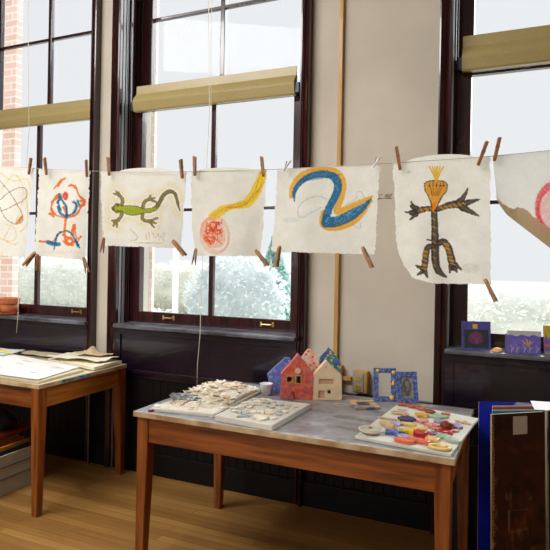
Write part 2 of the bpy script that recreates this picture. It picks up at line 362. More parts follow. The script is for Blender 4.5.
pl3 = leafmat('washed_out_shrub_leaves', (243, 242, 234), (231, 232, 224))
def outat(px, Y, z=-.4): p = at(px, 300, 1, Y); return (p.x, p.y, z)
leafy('bare_shrub', outat(236, 12), 1.35, 1.0, 1.05, 5200, .06, leafmat('grey_twigs', (236, 240, 240), (214, 222, 224)), 'grey washed-out shrub outside the middle window, left of the conifer', 'shrub', 3)
leafy('conifer', outat(273, 14.3), 1.0, .9, 1.3, 7500, .07, pl2, 'blue green conifer outside the middle window', 'tree', 5, cone=True)
leafy('hedge_shrub', outat(186, 17), 2.6, 1.2, .95, 13000, .045, pl3, 'washed-out pale shrub outside at the left of the middle window', 'shrub', 8)
leafy('hedge_shrub', outat(60, 15), 3.4, 1.2, 1.0, 15000, .045, pl1, 'washed-out pale bushes outside behind the left window', 'shrub', 9)
leafy('hedge_shrub', outat(520, 11), 2.6, 1.2, .8, 15000, .04, pl1, 'washed-out pale bushes outside behind the right window', 'shrub', 10)
g = at(300, 285, 1, 26); hs = empty('white_house', (g.x-1.2, 26, -.4)); tag(hs, 'white house far outside at right of the middle window', 'house')
build('wall', B(-1, 4, 0, 3, 0, 2.2), mat('house_white', (246, 246, 246), .9), hs)
bm = bmesh.new(); prism(bm, [(-1.3, 2.15), (4.3, 2.15), (4.1, 2.35), (-1.1, 2.35)], -.3, 3.3, axis=1); build('roof', bm, mat('pale_slate', (222, 224, 230), .8), hs)
build('house_window', B(.9, 1.4, -.03, 0, .7, 1.2), mat('dim_glass', (180, 186, 196), .3), hs)
p = at(175.5, 280, 1, 9); ps = bmesh.new(); tube(ps, [(0, 0, -.2), (0, 0, 2.35)], .055, n=10); o = build('white_post', ps, mat('white_stone', (250, 250, 250), .8), loc=(p.x, 9, -.3)); tag(o, 'white post outside the middle window', 'post')

# ------------------------------------------------------------------ blinds
def blind(cx, zt, zb, label, half=.655):
    r = empty('window_blind', (cx, 3.368, zb)); tag(r, label, 'blind', 'khaki blinds across the windows')
    h = zt-zb; bm = bmesh.new()
    pr = [(-.002, h), (-.004, h*.70), (-.020, h*.60), (-.038, h*.49), (-.048, h*.38), (-.047, h*.32), (-.034, h*.04), (-.028, 0), (.0, 0), (.008, h*.1), (.008, h*.66), (.004, h*.7), (.004, h)]
    n = len(pr); v0 = [bm.verts.new((-half, y, z)) for y, z in pr]; v1 = [bm.verts.new((half, y, z)) for y, z in pr]
    for k in range(n): bm.faces.new((v0[k], v0[(k+1) % n], v1[(k+1) % n], v1[k]))
    bm.faces.new(v0[::-1]); bm.faces.new(v1); bmesh.ops.recalc_face_normals(bm, faces=bm.faces)
    build('cassette', bm, blindm, r)
    for s in (-1, 1): build('end_bracket', B(*sorted((s*half, s*(half+.03))), -.03, .008, h*.05, h*.4, bev=.004), mat('dark_steel', (60, 64, 70), .4, metal=.8), r)
blind(-3.605, 2.698, 2.535, 'khaki blind across the left window', .605); blind(-1.99, 2.742, 2.552, 'khaki blind across the middle window', .625); blind(.30, 2.782, 2.578, 'khaki blind across the right window')
cordm = mat('cream_cord', (226, 218, 196), .7)
def cord(pts, label):
    bm = bmesh.new(); tube(bm, pts, .0022, n=6); tag(build('pull_cord', bm, cordm, smooth=True), label, 'cord')
cord([at(208.5, -14, 1, 3.2), at(209.5, 110, 1, 3.2), at(205, 200, 1, 3.2), at(201, 300, 1, 3.2), at(200, 335, 1, 3.2), at(197.5, 365, 1, 3.2), at(197, 384, 1, 3.19)], 'thin cream cord hanging before the middle window, reaching down to the table')
bm = bmesh.new(); tube(bm, [at(212, -14, 1, 3.2), at(211, 106, 1, 3.2)], .0016, n=6); tag(build('pull_cord', bm, cordm), 'short twin cord ending at the blind of the middle window', 'cord')
cord([at(28, -14, 1, 3.2), at(29, 132, 1, 3.2), at(22, 220, 1, 3.2), at(18.5, 290, 1, 3.2), at(18, 315, 1, 3.2), at(16.5, 333, 1, 3.2)], 'thin cream cord hanging before the left window beside the flower pot')

# ------------------------------------------------------------------ wall fittings
tan = wood('tan_wood_strip', (200, 158, 92), (178, 134, 70), 2, .5, .1)
a0 = at(333.0, 360, 1, 3.28)
rc = empty('wall_raceway', (-1.045, 3.29, .78)); tag(rc, 'tan wooden conduit strip running up the wall, bending to the outlet', 'conduit')
build('upright_strip', B(-.013, .012, -.018, .009, .075, 3.7, bev=.003), tan, rc)
build('junction_box', B(-.03, .045, -.04, .009, -.03, .10, bev=.004), tan, rc)
build('side_strip', B(.045, .10, -.022, .009, .012, .036, bev=.002), tan, rc)
ot = empty('wall_outlet', (-.888, 3.29, .797)); tag(ot, 'double power outlet in a tan wooden box on the wall', 'outlet')
build('backing_box', B(-.038, .048, -.05, .009, -.064, .062, bev=.004), tan, ot)
build('cover_plate', B(-.034, .028, -.055, -.05, -.056, .055, bev=.003), mat('steel_plate', (170, 172, 172), .45, metal=.2), ot)
for zz in (-.028, .024):
    bm = bmesh.new(); xx = -.003; prism(bm, [(xx+.019*math.cos(t_*math.pi/10), zz+.017*math.sin(t_*math.pi/10)) for t_ in range(20)], -.0585, -.055, axis=1); o = build('socket', bm, mat('yellowed_plastic', (206, 172, 70), .4), ot)
    bm = bmesh.new(); box(bm, xx-.009, xx-.006, -.0592, -.0580, zz-.005, zz+.007); box(bm, xx+.006, xx+.009, -.0592, -.0580, zz-.005, zz+.007); box(bm, xx-.002, xx+.002, -.0592, -.0580, zz-.012, zz-.008); build('slots', bm, mat('socket_slots', (40, 34, 26), .6), o)
# handwriting on the wall
bm = bmesh.new(); SC = [[(383, 194.5), (380, 194.7), (377.8, 196.2), (380, 197.2), (380.5, 198.3), (377.6, 198.6)], [(384.2, 197.5), (386, 194.8), (389.3, 194.2)], [(386.6, 194.6), (386, 197.8)], [(387.3, 197.6), (388.6, 196.3), (387.9, 195.2), (387.2, 196.6), (388.5, 197.6)], [(392, 193.6), (390.4, 195), (389.4, 198.2)], [(389.4, 196), (391.6, 195.6)], [(377.5, 199.2), (384, 198.4), (392, 198.6)]]
for s_ in SC: tube(bm, [at(a, b, 1, 3.2992) for a, b in s_], .0013, n=5)
tag(build('wall_handwriting', bm, mat('black_marker', (30, 26, 24), .7)), 'black handwritten word with an underline on the cream wall', 'writing')

# ------------------------------------------------------------------ tables
def table(x0, x1, y0, y1, top_painter, label, legm, base, ins=.014):
    cx, cy = (x0+x1)/2, (y0+y1)/2; W, D = (x1-x0)/2, (y1-y0)/2
    r = empty('work_table', (cx, cy, 0)); tag(r, label, 'table')
    def pf(u, v):
        X = -W+.001+u*(2*W-.002); Y = -D+.001+v*(2*D-.002); return np.stack([X, Y, np.full_like(X, .7602)], 1), (X+cx)*100, (Y+cy)*100
    build('top_slab', B(-W, W, -D, D, .735, .7598, bev=.003), mat('worn_pale_edge', (206, 182, 146), .5, col2=(150, 108, 62), nscale=9), r)
    o = paint_grid('worn_top_surface', 260, 130, pf, top_painter, vcmat('worn_table_top', .24), r, base=base, mott=46, fr=.09, thick=(0, 0, -.0006))
    for s in (-1, 1):
        build('apron', B(-W+.03, W-.03, *sorted((s*(D-.022), s*(D-.044))), .615, .735, bev=.002), oakX, r)
        build('apron', B(*sorted((s*(W-.022), s*(W-.044))), -D+.03, D-.03, .615, .735, bev=.002), oakY, r)
    for sx in (-1, 1):
        for sy in (-1, 1):
            bm = bmesh.new(); ox, oy = sx*(W-ins), sy*(D-ins)
            vs = []
            for z, t in ((0, .042), (.03, .044), (.58, .062), (.735, .062)):
                vs.append([bm.verts.new((ox-sx*a*t, oy-sy*b_*t, z)) for a, b_ in ((0, 0), (1, 0), (1, 1), (0, 1))])
            for A, Bq in zip(vs[:-1], vs[1:]):
                for k in range(4): bm.faces.new((A[k], A[(k+1) % 4], Bq[(k+1) % 4], Bq[k]))
            bm.faces.new(vs[0]); bm.faces.new(vs[-1]); bmesh.ops.recalc_face_normals(bm, faces=bm.faces); bmesh.ops.bevel(bm, geom=[e for e in bm.edges if abs(e.verts[0].co.z-e.verts[1].co.z) > .01], offset=.003, segments=2, affect='EDGES')
            build('leg', bm, oakZ, r)
    return r
def topR(c):
    rn = random.Random(4)
    for _ in range(60):
        x, y = rn.uniform(-172, -20), rn.uniform(222, 302); a = rn.uniform(-.3, .3); l = rn.uniform(3, 16)
        c.line([(x, y), (x+l*math.cos(a), y+l*math.sin(a))], rn.choice([(212, 212, 212), (150, 152, 158), (176, 178, 186), (140, 130, 116), (200, 196, 186)]), rn.uniform(.5, 2.4), a=.55, tex=.8, soft=2, fr=.9)
    for _ in range(46):
        x, y = rn.uniform(-125, -22), rn.uniform(240, 304); a = rn.uniform(-.5, .5); l = rn.uniform(3, 14)
        c.line([(x, y), (x+l*math.cos(a), y+l*math.sin(a))], rn.choice([(96, 88, 82), (84, 84, 92), (110, 96, 84), (104, 112, 140), (130, 112, 96)]), rn.uniform(.6, 3.2), a=.6, tex=.9, soft=2.5, fr=.5)
    for _ in range(30):
        x, y = rn.uniform(-120, -25), rn.uniform(225, 300); c.line([(x, y), (x+rn.uniform(1, 7), y+rn.uniform(-1, 2))], rn.choice([(80, 100, 160), (200, 170, 90), (230, 228, 220), (120, 84, 50), (190, 120, 80)]), rn.uniform(.15, .6), a=.6, tex=.5)
    c.poly([(-172, 222), (-20, 222), (-20, 224.8), (-172, 224)], (214, 204, 188), a=.7, tex=.8, fr=.5)
table(-1.718, -.236, 2.230, 3.055, topR, 'orange wooden work table with clay boards on its worn grey top', oakZ, (150, 148, 152))
def topL(c):
    rn = random.Random(9)
    for _ in range(50):
        x, y = rn.uniform(-405, -254), rn.uniform(244, 320); c.line([(x, y), (x+rn.uniform(-2, 8), y+rn.uniform(-3, 6))], rn.choice([(214, 196, 160), (180, 160, 124), (226, 216, 194), (150, 130, 96)]), rn.uniform(.4, 2), a=.6, tex=.8, soft=2)
lt = table(-4.05, -2.538, 2.435, 3.215, topL, 'left orange wooden table spread with papers, its edge marked with blue paint', oakZ, (200, 184, 150), .003)
bm = bmesh.new(); rn = random.Random(2)
for k in range(9):
    yy = 2.60+k*.028+rn.uniform(-.01, .01); box(bm, -2.5385, -2.5372, yy, yy+rn.uniform(.015, .03), .742+rn.uniform(-.003, .004), .757, bev=.0004)
o = build('paint_smear', bm, mat('blue_paint', (40, 140, 180), .5), lt); o.location = (3.294, -2.825, 0); o['label'] = 'blue paint smear'

# ------------------------------------------------------------------ clothesline and drawings
LY = 1.85
lp = [(-40, 163), (0, 166), (48, 169.3), (100, 171.3), (145, 172.3), (190, 171.7), (240, 170.5), (278, 169.3), (330, 167.0), (385, 163.5), (430, 160.6), (480, 157.3), (520, 153.5), (560, 149.3), (640, 141)]
bm = bmesh.new(); tube(bm, [at(a, b, 1, LY) for a, b in lp], .0011, n=6)
pL = at(-40, 163, 1, LY); pR = at(640, 141, 1, LY)
tag(build('clothesline', bm, mat('line_string', (190, 184, 170), .8), smooth=True), 'thin string stretched across the room before the windows', 'clothesline')
def line_y(px): return float(np.interp(px, [p[0] for p in lp], [p[1] for p in lp]))
LXs, LYs = np.array([p[0] for p in lp], float), np.array([p[1] for p in lp], float)
def sheet(name, TL, TR, BR, BL, painter, label, seed, bump=0, bx=(0.2, .8), lcurve=0, rcurve=0, corner=None, base=(242, 238, 226)):
    wpx = abs(TR[0]-TL[0]); hpx = abs(BL[1]-TL[1]); nx = int(wpx*2.3); ny = int(hpx*2.3)
    def pf(u, v):
        px = (TL[0]*(1-u)+TR[0]*u)*(1-v)+(BL[0]*(1-u)+BR[0]*u)*v; py = (TL[1]*(1-u)+TR[1]*u)*(1-v)+(BL[1]*(1-u)+BR[1]*u)*v
        px = px+lcurve*np.sin(v*math.pi)*(1-u)+rcurve*np.sin(v*math.pi)*u
        e = (vnoise(py*.9, py*0+seed, seed)-.5)*1.1+(vnoise(py*.25, py*0, seed+3)-.5)*1.2
        px = px+e*(np.exp(-u*40)-np.exp(-(1-u)*40))
        e2 = (vnoise(px*.9, px*0+seed, seed+5)-.5)*1.1
        py = py+e2*np.exp(-(1-v)*40)
        if corner:                                          # rounded lower left corner
            k = corner*np.clip((v-.55)/.45, 0, 1)**2.2; px = px+k*np.clip(1-u*1.2, 0, 1)
            py = py-5*np.clip(1-u*3.2, 0, 1)**1.5*np.clip((v-.8)/.2, 0, 1)
        t = np.clip((u-bx[0])/(bx[1]-bx[0]), 0, 1); b_ = bump*np.sin(t*math.pi)**.6
        py = py-b_*np.exp(-v*26)
        off = .010*np.sin(u*7+seed)*(v*.8+.1)+.012*(vnoise(u*4+seed, v*3, seed+9)-.5)-.012*v*np.sin(u*math.pi)+.006*np.exp(-v*60)
        return atN(px, py, LY+.004+off*.8-.008*v), px, py
    o = paint_grid('hanging_drawing', nx, ny, pf, painter, paperm, base=base, mott=13, fr=.14)
    tag(o, label, 'drawing', 'drawings pegged on the clothesline'); return o
S = lambda s, ox, oy, pts: [(ox+p[0]/s, oy+p[1]/s)+tuple(p[2:]) for p in pts]
def d1(c):
    f = lambda pts: S(3.93, 0, 140, pts); br = (140, 92, 60); ye = (228, 186, 90)
    for q in ([(0, 130), (60, 170), (110, 140), (125, 220)], [(10, 190), (60, 120), (100, 200), (60, 330)], [(20, 330), (60, 340), (68, 395), (8, 400), (40, 345)], [(0, 385), (60, 415), (70, 400)], [(100, 200), (115, 330), (80, 360)]): c.line(f(q), ye, .45, a=.6, tex=.6)
    c.line(f([(-60, 190), (-20, 140), (0, 160), (35, 200), (66, 250), (88, 290), (92, 320), (60, 335), (20, 310), (0, 265)]), br, .32, a=.85)
    c.line(f([(0, 280), (30, 270), (66, 250), (100, 235), (110, 205), (95, 185), (60, 190), (20, 215), (0, 240), (-50, 230)]), br, .32, a=.85)
    c.line(f([(66, 328, 4), (78, 318, 9), (90, 298, 3)]), (226, 130, 40), 2, tex=.3) if 0 else c.line([(16.5, 223, .9), (20, 220, 2.0), (22.5, 215.5, .7)], (224, 128, 40), 2, tex=.3)
def d2(c):
    f = lambda pts: S(3.93, 0, 140, pts); og = (234, 108, 44); bl = (40, 108, 150)
    for q, w_ in (([(213, 190), (235, 165), (255, 150)], 1.0), ([(270, 180), (300, 178), (305, 215), (335, 243), (310, 262)], .9), ([(225, 215), (205, 240), (198, 290), (235, 300), (262, 308), (298, 295), (330, 250)], .8), ([(202, 270), (215, 290)], 1.0), ([(258, 300), (255, 350), (252, 380), (262, 405), (285, 412)], 1.3), ([(285, 370), (292, 338)], 1.8), ([(155, 398), (182, 400)], 1.2), ([(318, 378), (300, 405), (285, 395), (245, 372)], .8), ([(222, 232), (235, 215)], .9), ([(250, 265), (262, 290)], 1.2), ([(330, 235), (318, 225)], 1), ([(262, 395), (276, 380), (290, 395), (275, 415), (258, 400)], 1.2)): c.line(f(q), og, w_, a=.92, tex=.45, fr=1.6)
    for q, w_ in (([(205, 245), (222, 225), (240, 215)], 1.3), ([(196, 290), (210, 300)], 1.4), ([(318, 240), (338, 236), (330, 255)], 1.3), ([(280, 176), (300, 190)], 1.2), ([(240, 158), (228, 180)], 1.4), ([(286, 352), (296, 350), (290, 335)], 1.6), ([(250, 398), (272, 416), (292, 400)], 1.3), ([(296, 360), (300, 392), (318, 382)], .7), ([(262, 300), (300, 300), (320, 262)], .8), ([(205, 405), (225, 372), (262, 352), (292, 372)], .6)): c.line(f(q), og, w_, a=.85, tex=.5, fr=1.6, seed=12)
    c.ell(65.4, 196, 2.8, 4.2, (220, 62, 40), a=.9, tex=.3)
    for q, w_ in (([(232, 212), (246, 240), (262, 262), (262, 305)], 1.2), ([(228, 262), (235, 290), (262, 300)], 1.3), ([(262, 300), (298, 285), (305, 250), (285, 245)], .9), ([(305, 238), (312, 255)], 1.0), ([(215, 415), (220, 375), (245, 358), (270, 358), (290, 378), (305, 420)], .7), ([(188, 402), (208, 408), (232, 410)], 2.0), ([(298, 398), (308, 412)], 1.1), ([(212, 430), (222, 392)], .6), ([(225, 245), (240, 225)], 1.2)): c.line(f(q), bl, w_, a=.92, tex=.4, fr=1.6, seed=8)
    for q in ([(232, 225), (228, 250), (240, 275)], [(290, 240), (302, 262), (286, 288)], [(262, 262), (262, 300)], [(196, 400), (222, 412)], [(296, 392), (312, 424)], [(235, 360), (218, 392)]): c.line(f(q), (24, 84, 130), .8, a=.85, tex=.5, fr=1.8, seed=17)
    for k in range(9): c.line(f([(172+k*17, 445), (178+k*17, 432), (184+k*17, 446)]), (232, 190, 160), .35, a=.5)
def d3(c):
    f = lambda pts: S(5, 95, 150, pts); dk = (104, 82, 40)
    body = [(96, 292, 3.0), (115, 290, 4.0), (134, 292, 2.6), (160, 300, 5.2), (185, 303, 5.6), (215, 303, 4.6), (240, 304, 2.8), (275, 304, 2.4), (305, 292, 2.3), (325, 258, 2.3), (345, 220, 2.2), (375, 203, 2.1), (400, 215, 1.9), (412, 255, 1.6), (418, 285, 1.0), (424, 306, .5)]
    legs = [[(134, 275, 1.6), (140, 250, 1.4), (125, 228, 1.4), (108, 218, 1.0)], [(125, 228, .9), (94, 218, .5)], [(125, 228, .9), (106, 206, .5)], [(125, 228, .9), (120, 212, .4)],
            [(134, 310, 1.6), (130, 335, 1.4), (112, 352, 1.4), (98, 362, 1.2)], [(112, 352, 1), (84, 352, .6)], [(112, 352, 1), (92, 378, .7)], [(112, 352, 1), (108, 386, .5)],
            [(240, 296, 1.5), (243, 262, 1.4), (262, 248, 1.3), (280, 245, 1.0)], [(272, 244, 1), (278, 228, .7)], [(272, 246, 1), (305, 262, .7)], [(272, 246, 1), (298, 240, .6)],
            [(240, 314, 1.5), (234, 345, 1.4), (255, 358, 1.3), (280, 352, 1.1)], [(270, 355, 1), (312, 340, .7)], [(270, 355, 1), (296, 388, .6)], [(270, 355, 1), (304, 366, .6)]]
    d = c.dist(f(body))
    for l in legs: d = np.minimum(d, c.dist(f(l)))
    for r0, a_ in ((2.6, .8), (4.5, .65), (6.4, .35)): c.put(np.clip(1-abs(d-r0+vnoise(c.X*.4, c.Y*.4, 3)*1.2-.6)/.5, 0, 1)*a_*np.where(c.Y > 237, .6, 1), (232, 200, 92))
    for l in legs: c.line(f([(p[0], p[1], p[2]*1.15+.25) for p in l]), dk, 1, a=.85, tex=.4, fr=1.8)
    for l in legs: c.line(f([(p[0], p[1], p[2]*.6) for p in l]), (156, 144, 70), 1, a=.8, tex=.5, fr=1.8)
    c.line(f([(p[0], p[1], p[2]*.92) for p in body]), dk, 1, a=.92, tex=.25, fr=1.8)
    c.ell(117.3, 208.3, 4.4, 5.0, dk, a=.9, tex=.2); c.ell(117, 208.3, 3.2, 3.8, (150, 156, 60), a=.9, tex=.3)
    c.line(f([(p[0], p[1], max(.3, p[2]*.92-.8)) for p in body[1:9]]), (172, 186, 48), 1, a=.95, tex=.3, fr=1.4)
    c.line(f([(p[0], p[1], .55) for p in body[8:14]]), (136, 146, 60), 1, a=.85, tex=.35, fr=1.4)
    for k in range(8): c.line(f([(150+k*12, 292), (156+k*12, 314)]), (128, 146, 40), .3, a=.5, tex=.5)
    c.ell(118, 205.6, 1.3, 1.0, dk); c.ell(118, 210.8, 1.3, 1.0, dk)
    for q in ([(178, 395), (192, 412), (215, 432), (208, 450), (178, 455)], [(255, 415), (258, 448)], [(270, 412), (272, 448)], [(290, 415), (300, 446), (318, 410), (320, 450)], [(325, 440), (345, 408), (352, 420), (335, 445), (345, 456)], [(200, 464), (340, 466)]): c.line(f(q), (176, 140, 112), .3, a=.65, tex=.4)
def d4(c):
    f = lambda pts: S(4.58, 170, 150, pts)
    c.line(f([(428, 95, 3.4), (422, 120, 4.0), (400, 175, 5.2), (378, 215, 5.0), (352, 245, 5.0), (310, 255, 3.0), (270, 262, 3.0), (230, 280, 4.6), (195, 305, 4.2)]), (246, 206, 44), 4, a=.92, tex=.4, fr=1.4)
    for k in range(5): c.line(f([(410+k*5, 105), (385+k*10, 180), (345+k*7, 235+k*4), (290, 248+k*4), (225, 270+k*6), (180+k*8, 300)]), (214, 140, 30) if k % 2 else (246, 214, 70), .45, a=.75, tex=.7)
    c.line(f([(430, 150), (340, 262), (270, 262)]), (206, 130, 30), .6, a=.6, tex=.5)
    c.ell(213, 233, 11.4, 16.0, (240, 156, 120), rot=-.5, a=.6, tex=.75, fr=1.1)
    rn = random.Random(3)
    for k in range(44):
        a = rn.uniform(0, 6.28); r_ = rn.uniform(.2, .95); x0, y0 = 214+9.5*r_*math.cos(a), 234+13.5*r_*math.sin(a); p = [(x0+rn.uniform(-4, 4), y0+rn.uniform(-4, 4)) for t in range(4)]
        c.line(p, rn.choice([(222, 62, 38), (230, 84, 52), (238, 130, 60), (226, 70, 44)]), .5, a=.8, tex=.4, fr=1.4)
    for k in range(4): c.ell(215, 235, 12.0+k*.9, 16.4+k*.9, (238, 160, 130), rot=-.45+k*.12, ring=.03, a=.45, soft=.03)
def d5(c):
    f = lambda pts: S(4.58, 265, 150, pts); ye = (238, 170, 50); bl = (34, 104, 154); pb = (180, 200, 206)
    for q in ([(285, 225), (240, 208), (180, 228), (145, 275), (160, 318), (215, 285), (262, 262)], [(370, 250), (420, 225), (420, 190), (445, 190), (455, 220), (440, 250)], [(400, 340), (435, 365), (438, 335)]): c.line(f(q), pb, .5, a=.7, tex=.4)
    c.ell(291, 220, 8, 2.6, pb, a=.35, tex=.8)
    c.line(f([(118, 215, 1.6), (122, 170, 2.4), (160, 120, 3.6), (225, 90, 3.2), (300, 90, 3.4), (345, 115, 3.8), (360, 165, 3.6), (345, 225, 3.4), (322, 285, 3.6), (360, 278, 3.4), (430, 245, 3.4), (490, 213, 1.2)]), ye, 1, a=.95, tex=.3, fr=1.3)
    c.line(f([(268, 280, 1.5), (262, 305, 2.6), (265, 345, 3.6), (300, 355, 4), (370, 345, 4), (430, 312, 3), (486, 232, 1.6)]), ye, 1, a=.95, tex=.2, fr=1.3)
    c.line(f([(135, 235, .6), (130, 195, 1.9), (155, 152, 2.6), (205, 118, 3.1), (270, 106, 3.4), (320, 122, 4.2), (338, 160, 4.0), (325, 210, 3.8), (298, 255, 3.6), (280, 300, 4.0), (280, 335, 4.6)]), bl, 1, a=.95, tex=.32, fr=1.6)
    c.line(f([(284, 318, 5.0), (300, 335, 5.2), (350, 322, 5.4), (405, 295, 4.8), (450, 262, 3.4), (488, 222, .5)]), bl, 1, a=.95, tex=.4, fr=1.5)
    rn = random.Random(5)
    for k in range(34):
        t = rn.random(); x, y = 270+t*170, 335-t*70+rn.uniform(-14, 14); c.line(f([(x, y), (x+22, y-14)]), rn.choice([(176, 204, 214), (20, 76, 120), (120, 170, 196)]), .3, a=.7, tex=.3)
    for k in range(10):
        t = k/9; x, y = 268+60*math.sin(t*3.1)*.9, 330-t*190; c.line(f([(x+12, y), (x+20, y-22)]), (150, 190, 208), .3, a=.6, tex=.4)
    for k in range(14):
        t = k/13; x = 150+t*170; c.line(f([(x, 150-t*30), (x+30, 130-t*20)]), (22, 80, 124), .35, a=.5)
def d6(c):
    f = lambda pts: S(3.67, 385, 145, pts); dk = (58, 54, 54); og = (198, 144, 52)
    def limb(pts, w_):
        pts = [(p[0], p[1], p[2]*1.15+.1) for p in pts]; c.line(f(pts), dk, w_, a=.95, tex=.12, fr=1.8); c.line(f([(p[0], p[1], p[2]*.45) for p in pts]), (126, 108, 80), w_, a=.75, tex=.8, fr=2.2, seed=9)
    limb([(175, 232, 2.2), (140, 236, 2.2), (112, 244, 3.2), (98, 248, 2.6)], 2); limb([(110, 238, 2), (96, 208, .6)], 1); limb([(110, 250, 2), (74, 246, .5)], 1); limb([(115, 255, 2), (92, 274, .5)], 1); limb([(100, 225, 1.8), (118, 232, 1.8)], 2)
    limb([(192, 236, 2.2), (230, 222, 2.6), (262, 216, 3.4), (285, 222, 3.6)], 2); limb([(270, 212, 3), (290, 190, 1.8), (304, 160, .5)], 1); limb([(285, 218, 3), (320, 206, 1.8), (347, 200, .5)], 1); limb([(285, 230, 3), (315, 245, 2.0), (344, 260, .6)], 1)
    limb([(180, 240, 2.6), (182, 290, 2.8), (184, 350, 3.2), (184, 400, 3.4), (186, 440, 3.2), (198, 468, 2.8), (226, 484, .6)], 2)
    limb([(176, 372, 2.4), (156, 372, 2.4), (150, 400, 2.6), (146, 440, 2.8), (142, 460, 2.4)], 2); limb([(140, 455, 2), (112, 442, .5)], 1); limb([(140, 462, 2), (118, 478, .5)], 1); limb([(146, 462, 2), (156, 486, .6)], 1)
    limb([(194, 362, 2.4), (215, 352, 2.8), (232, 372, 3.0), (242, 410, 3.2), (250, 448, 3.4)], 2); limb([(242, 445, 2.4), (238, 468, .6)], 1); limb([(254, 448, 2.4), (264, 466, .6)], 1); limb([(258, 440, 2.4), (280, 458, .6)], 1)
    limb([(178, 352, 1), (155, 347, .5)], 1)
    for k in range(16):
        t = k/15
        for x, y, dx, dy in ((181, 245+t*210, 5, 7), (150-t*6, 378+t*75, 8, 6), (225+t*26, 362+t*80, 9, 5), (120+t*50, 240-t*6, 4, 7), (205+t*85, 230-t*14, 5, 8)):
            if (k+int(x)) % 2: c.line(f([(x-dx, y-dy*.4), (x+dx*.8, y+dy*.6)]), og, .62, a=.95, tex=.2, fr=1.5)
    c.ell(440, 182, 5, 3, (206, 198, 176), a=.3, tex=.5)
    c.poly(f([(145, 142), (158, 131), (215, 131), (230, 144), (228, 168), (206, 192), (187, 236), (175, 236), (164, 194), (146, 168)]), (222, 152, 50), a=.95, tex=.15)
    c.line(f([(145, 142), (158, 131), (215, 131), (230, 144), (228, 168), (206, 192), (186, 240)]), dk, .55, a=.9, tex=.2); c.line(f([(145, 142), (146, 168), (164, 194), (174, 236)]), dk, .55, a=.9, tex=.2)
    for x in (163, 176, 190, 204, 216): c.line(f([(x, 138), (185+(x-190)*.4, 186)]), (120, 78, 40), .45, a=.8, tex=.3); c.ell(385+x/3.67, 145+149/3.67, .9, 1.1, dk, a=.9)
    for x in (174, 180, 185, 190, 196, 203): c.line(f([(188, 132), (x, 100), (x+(x-188)*.7, 80)]), (226, 178, 56), .75, a=.95, tex=.15)
    c.line(f([(176, 238, 1.2), (182, 215, 1.6)]), (234, 130, 30), 1)
    c.ell(470, 268, 9, 5, (176, 172, 164), a=.25, tex=.6); c.ell(409, 172, 2.6, 1.2, (170, 164, 150), a=.4, tex=.5)
def d7(c):
    c.put((c.X > 900).astype(float), (206, 184, 150))  # folded flap tinted tan; its shade is put into the colour
    for rx, ry, cx, cy in ((22, 25, 559.5, 208), (24, 27.5, 560, 208), (20, 23, 559, 209), (22.5, 24, 561, 209)): c.ell(cx, cy, rx, ry, (228, 66, 76), ring=.05, a=.8, tex=.6, soft=.05, fr=1.1)
    c.ell(560, 208, 22, 26, (238, 140, 136), a=.45, tex=.6, fr=.5)
WARP = .8
sheet('hanging_drawing', (-24, 163.5), (33.8, 168.6), (25.2, 257), (-28, 253.5), d1, 'drawing of brown loops and yellow scribbles, leftmost on the clothesline', 11)
sheet('hanging_drawing', (39, 168.6), (90.3, 170.8), (84.8, 260.3), (34, 255.6), d2, 'tall drawing of orange and blue scribbled shapes on the clothesline', 12, lcurve=.6)
sheet('hanging_drawing', (100.6, 171.2), (187, 172.2), (181, 248.6), (104, 245.4), d3, 'drawing of a green lizard on the clothesline', 13, bump=4, bx=(.22, .85), lcurve=-1)
sheet('hanging_drawing', (191, 170.7), (267.2, 169.2), (260.8, 256.2), (194.8, 255.6), d4, 'drawing of a red ball with a yellow tail on the clothesline', 14, bump=2.6, bx=(.1, .8), lcurve=-1)
sheet('hanging_drawing', (277.8, 168.9), (379.6, 163.9), (374.9, 254.6), (271.2, 251.4), d5, 'wide drawing of a blue and orange curving ribbon on the clothesline', 15, lcurve=.6)
sheet('hanging_drawing', (392.6, 163.2), (490.2, 156.6), (490.7, 284.6), (396.5, 283), d6, 'large drawing of a striped stick figure with claws on the clothesline', 16, bump=5.5, bx=(.12, .85), lcurve=1.0, corner=17)
def pf7(u, v):                                              # the rightmost sheet, its lower corner folded up over the front
    px = 492.3+u*118+(1-u)*0
    top = np.interp(px, LXs, LYs)-.3
    x0 = px+(1-u)*4*np.minimum(v/.6, 1)*(np.exp(-u*14))
    fold = np.interp(px, [492, 496, 506, 550, 611], [197, 203, 214.5, 248, 292])
    edge = np.interp(px, [492, 503, 511, 518, 524, 529, 536, 545, 550, 611], [197, 204.5, 208.6, 207.2, 207.8, 212, 219, 225.5, 229.5, 260])+(vnoise(px*.7, px*0, 4)-.5)*1.6
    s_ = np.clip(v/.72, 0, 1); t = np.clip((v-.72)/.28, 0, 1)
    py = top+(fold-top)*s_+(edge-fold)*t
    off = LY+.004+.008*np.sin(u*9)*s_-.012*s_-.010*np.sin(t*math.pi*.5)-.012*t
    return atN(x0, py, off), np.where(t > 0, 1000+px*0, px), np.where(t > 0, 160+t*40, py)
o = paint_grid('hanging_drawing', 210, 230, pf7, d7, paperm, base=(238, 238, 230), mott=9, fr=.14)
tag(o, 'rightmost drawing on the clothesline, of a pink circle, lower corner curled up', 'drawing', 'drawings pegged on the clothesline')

WARP = 0.0
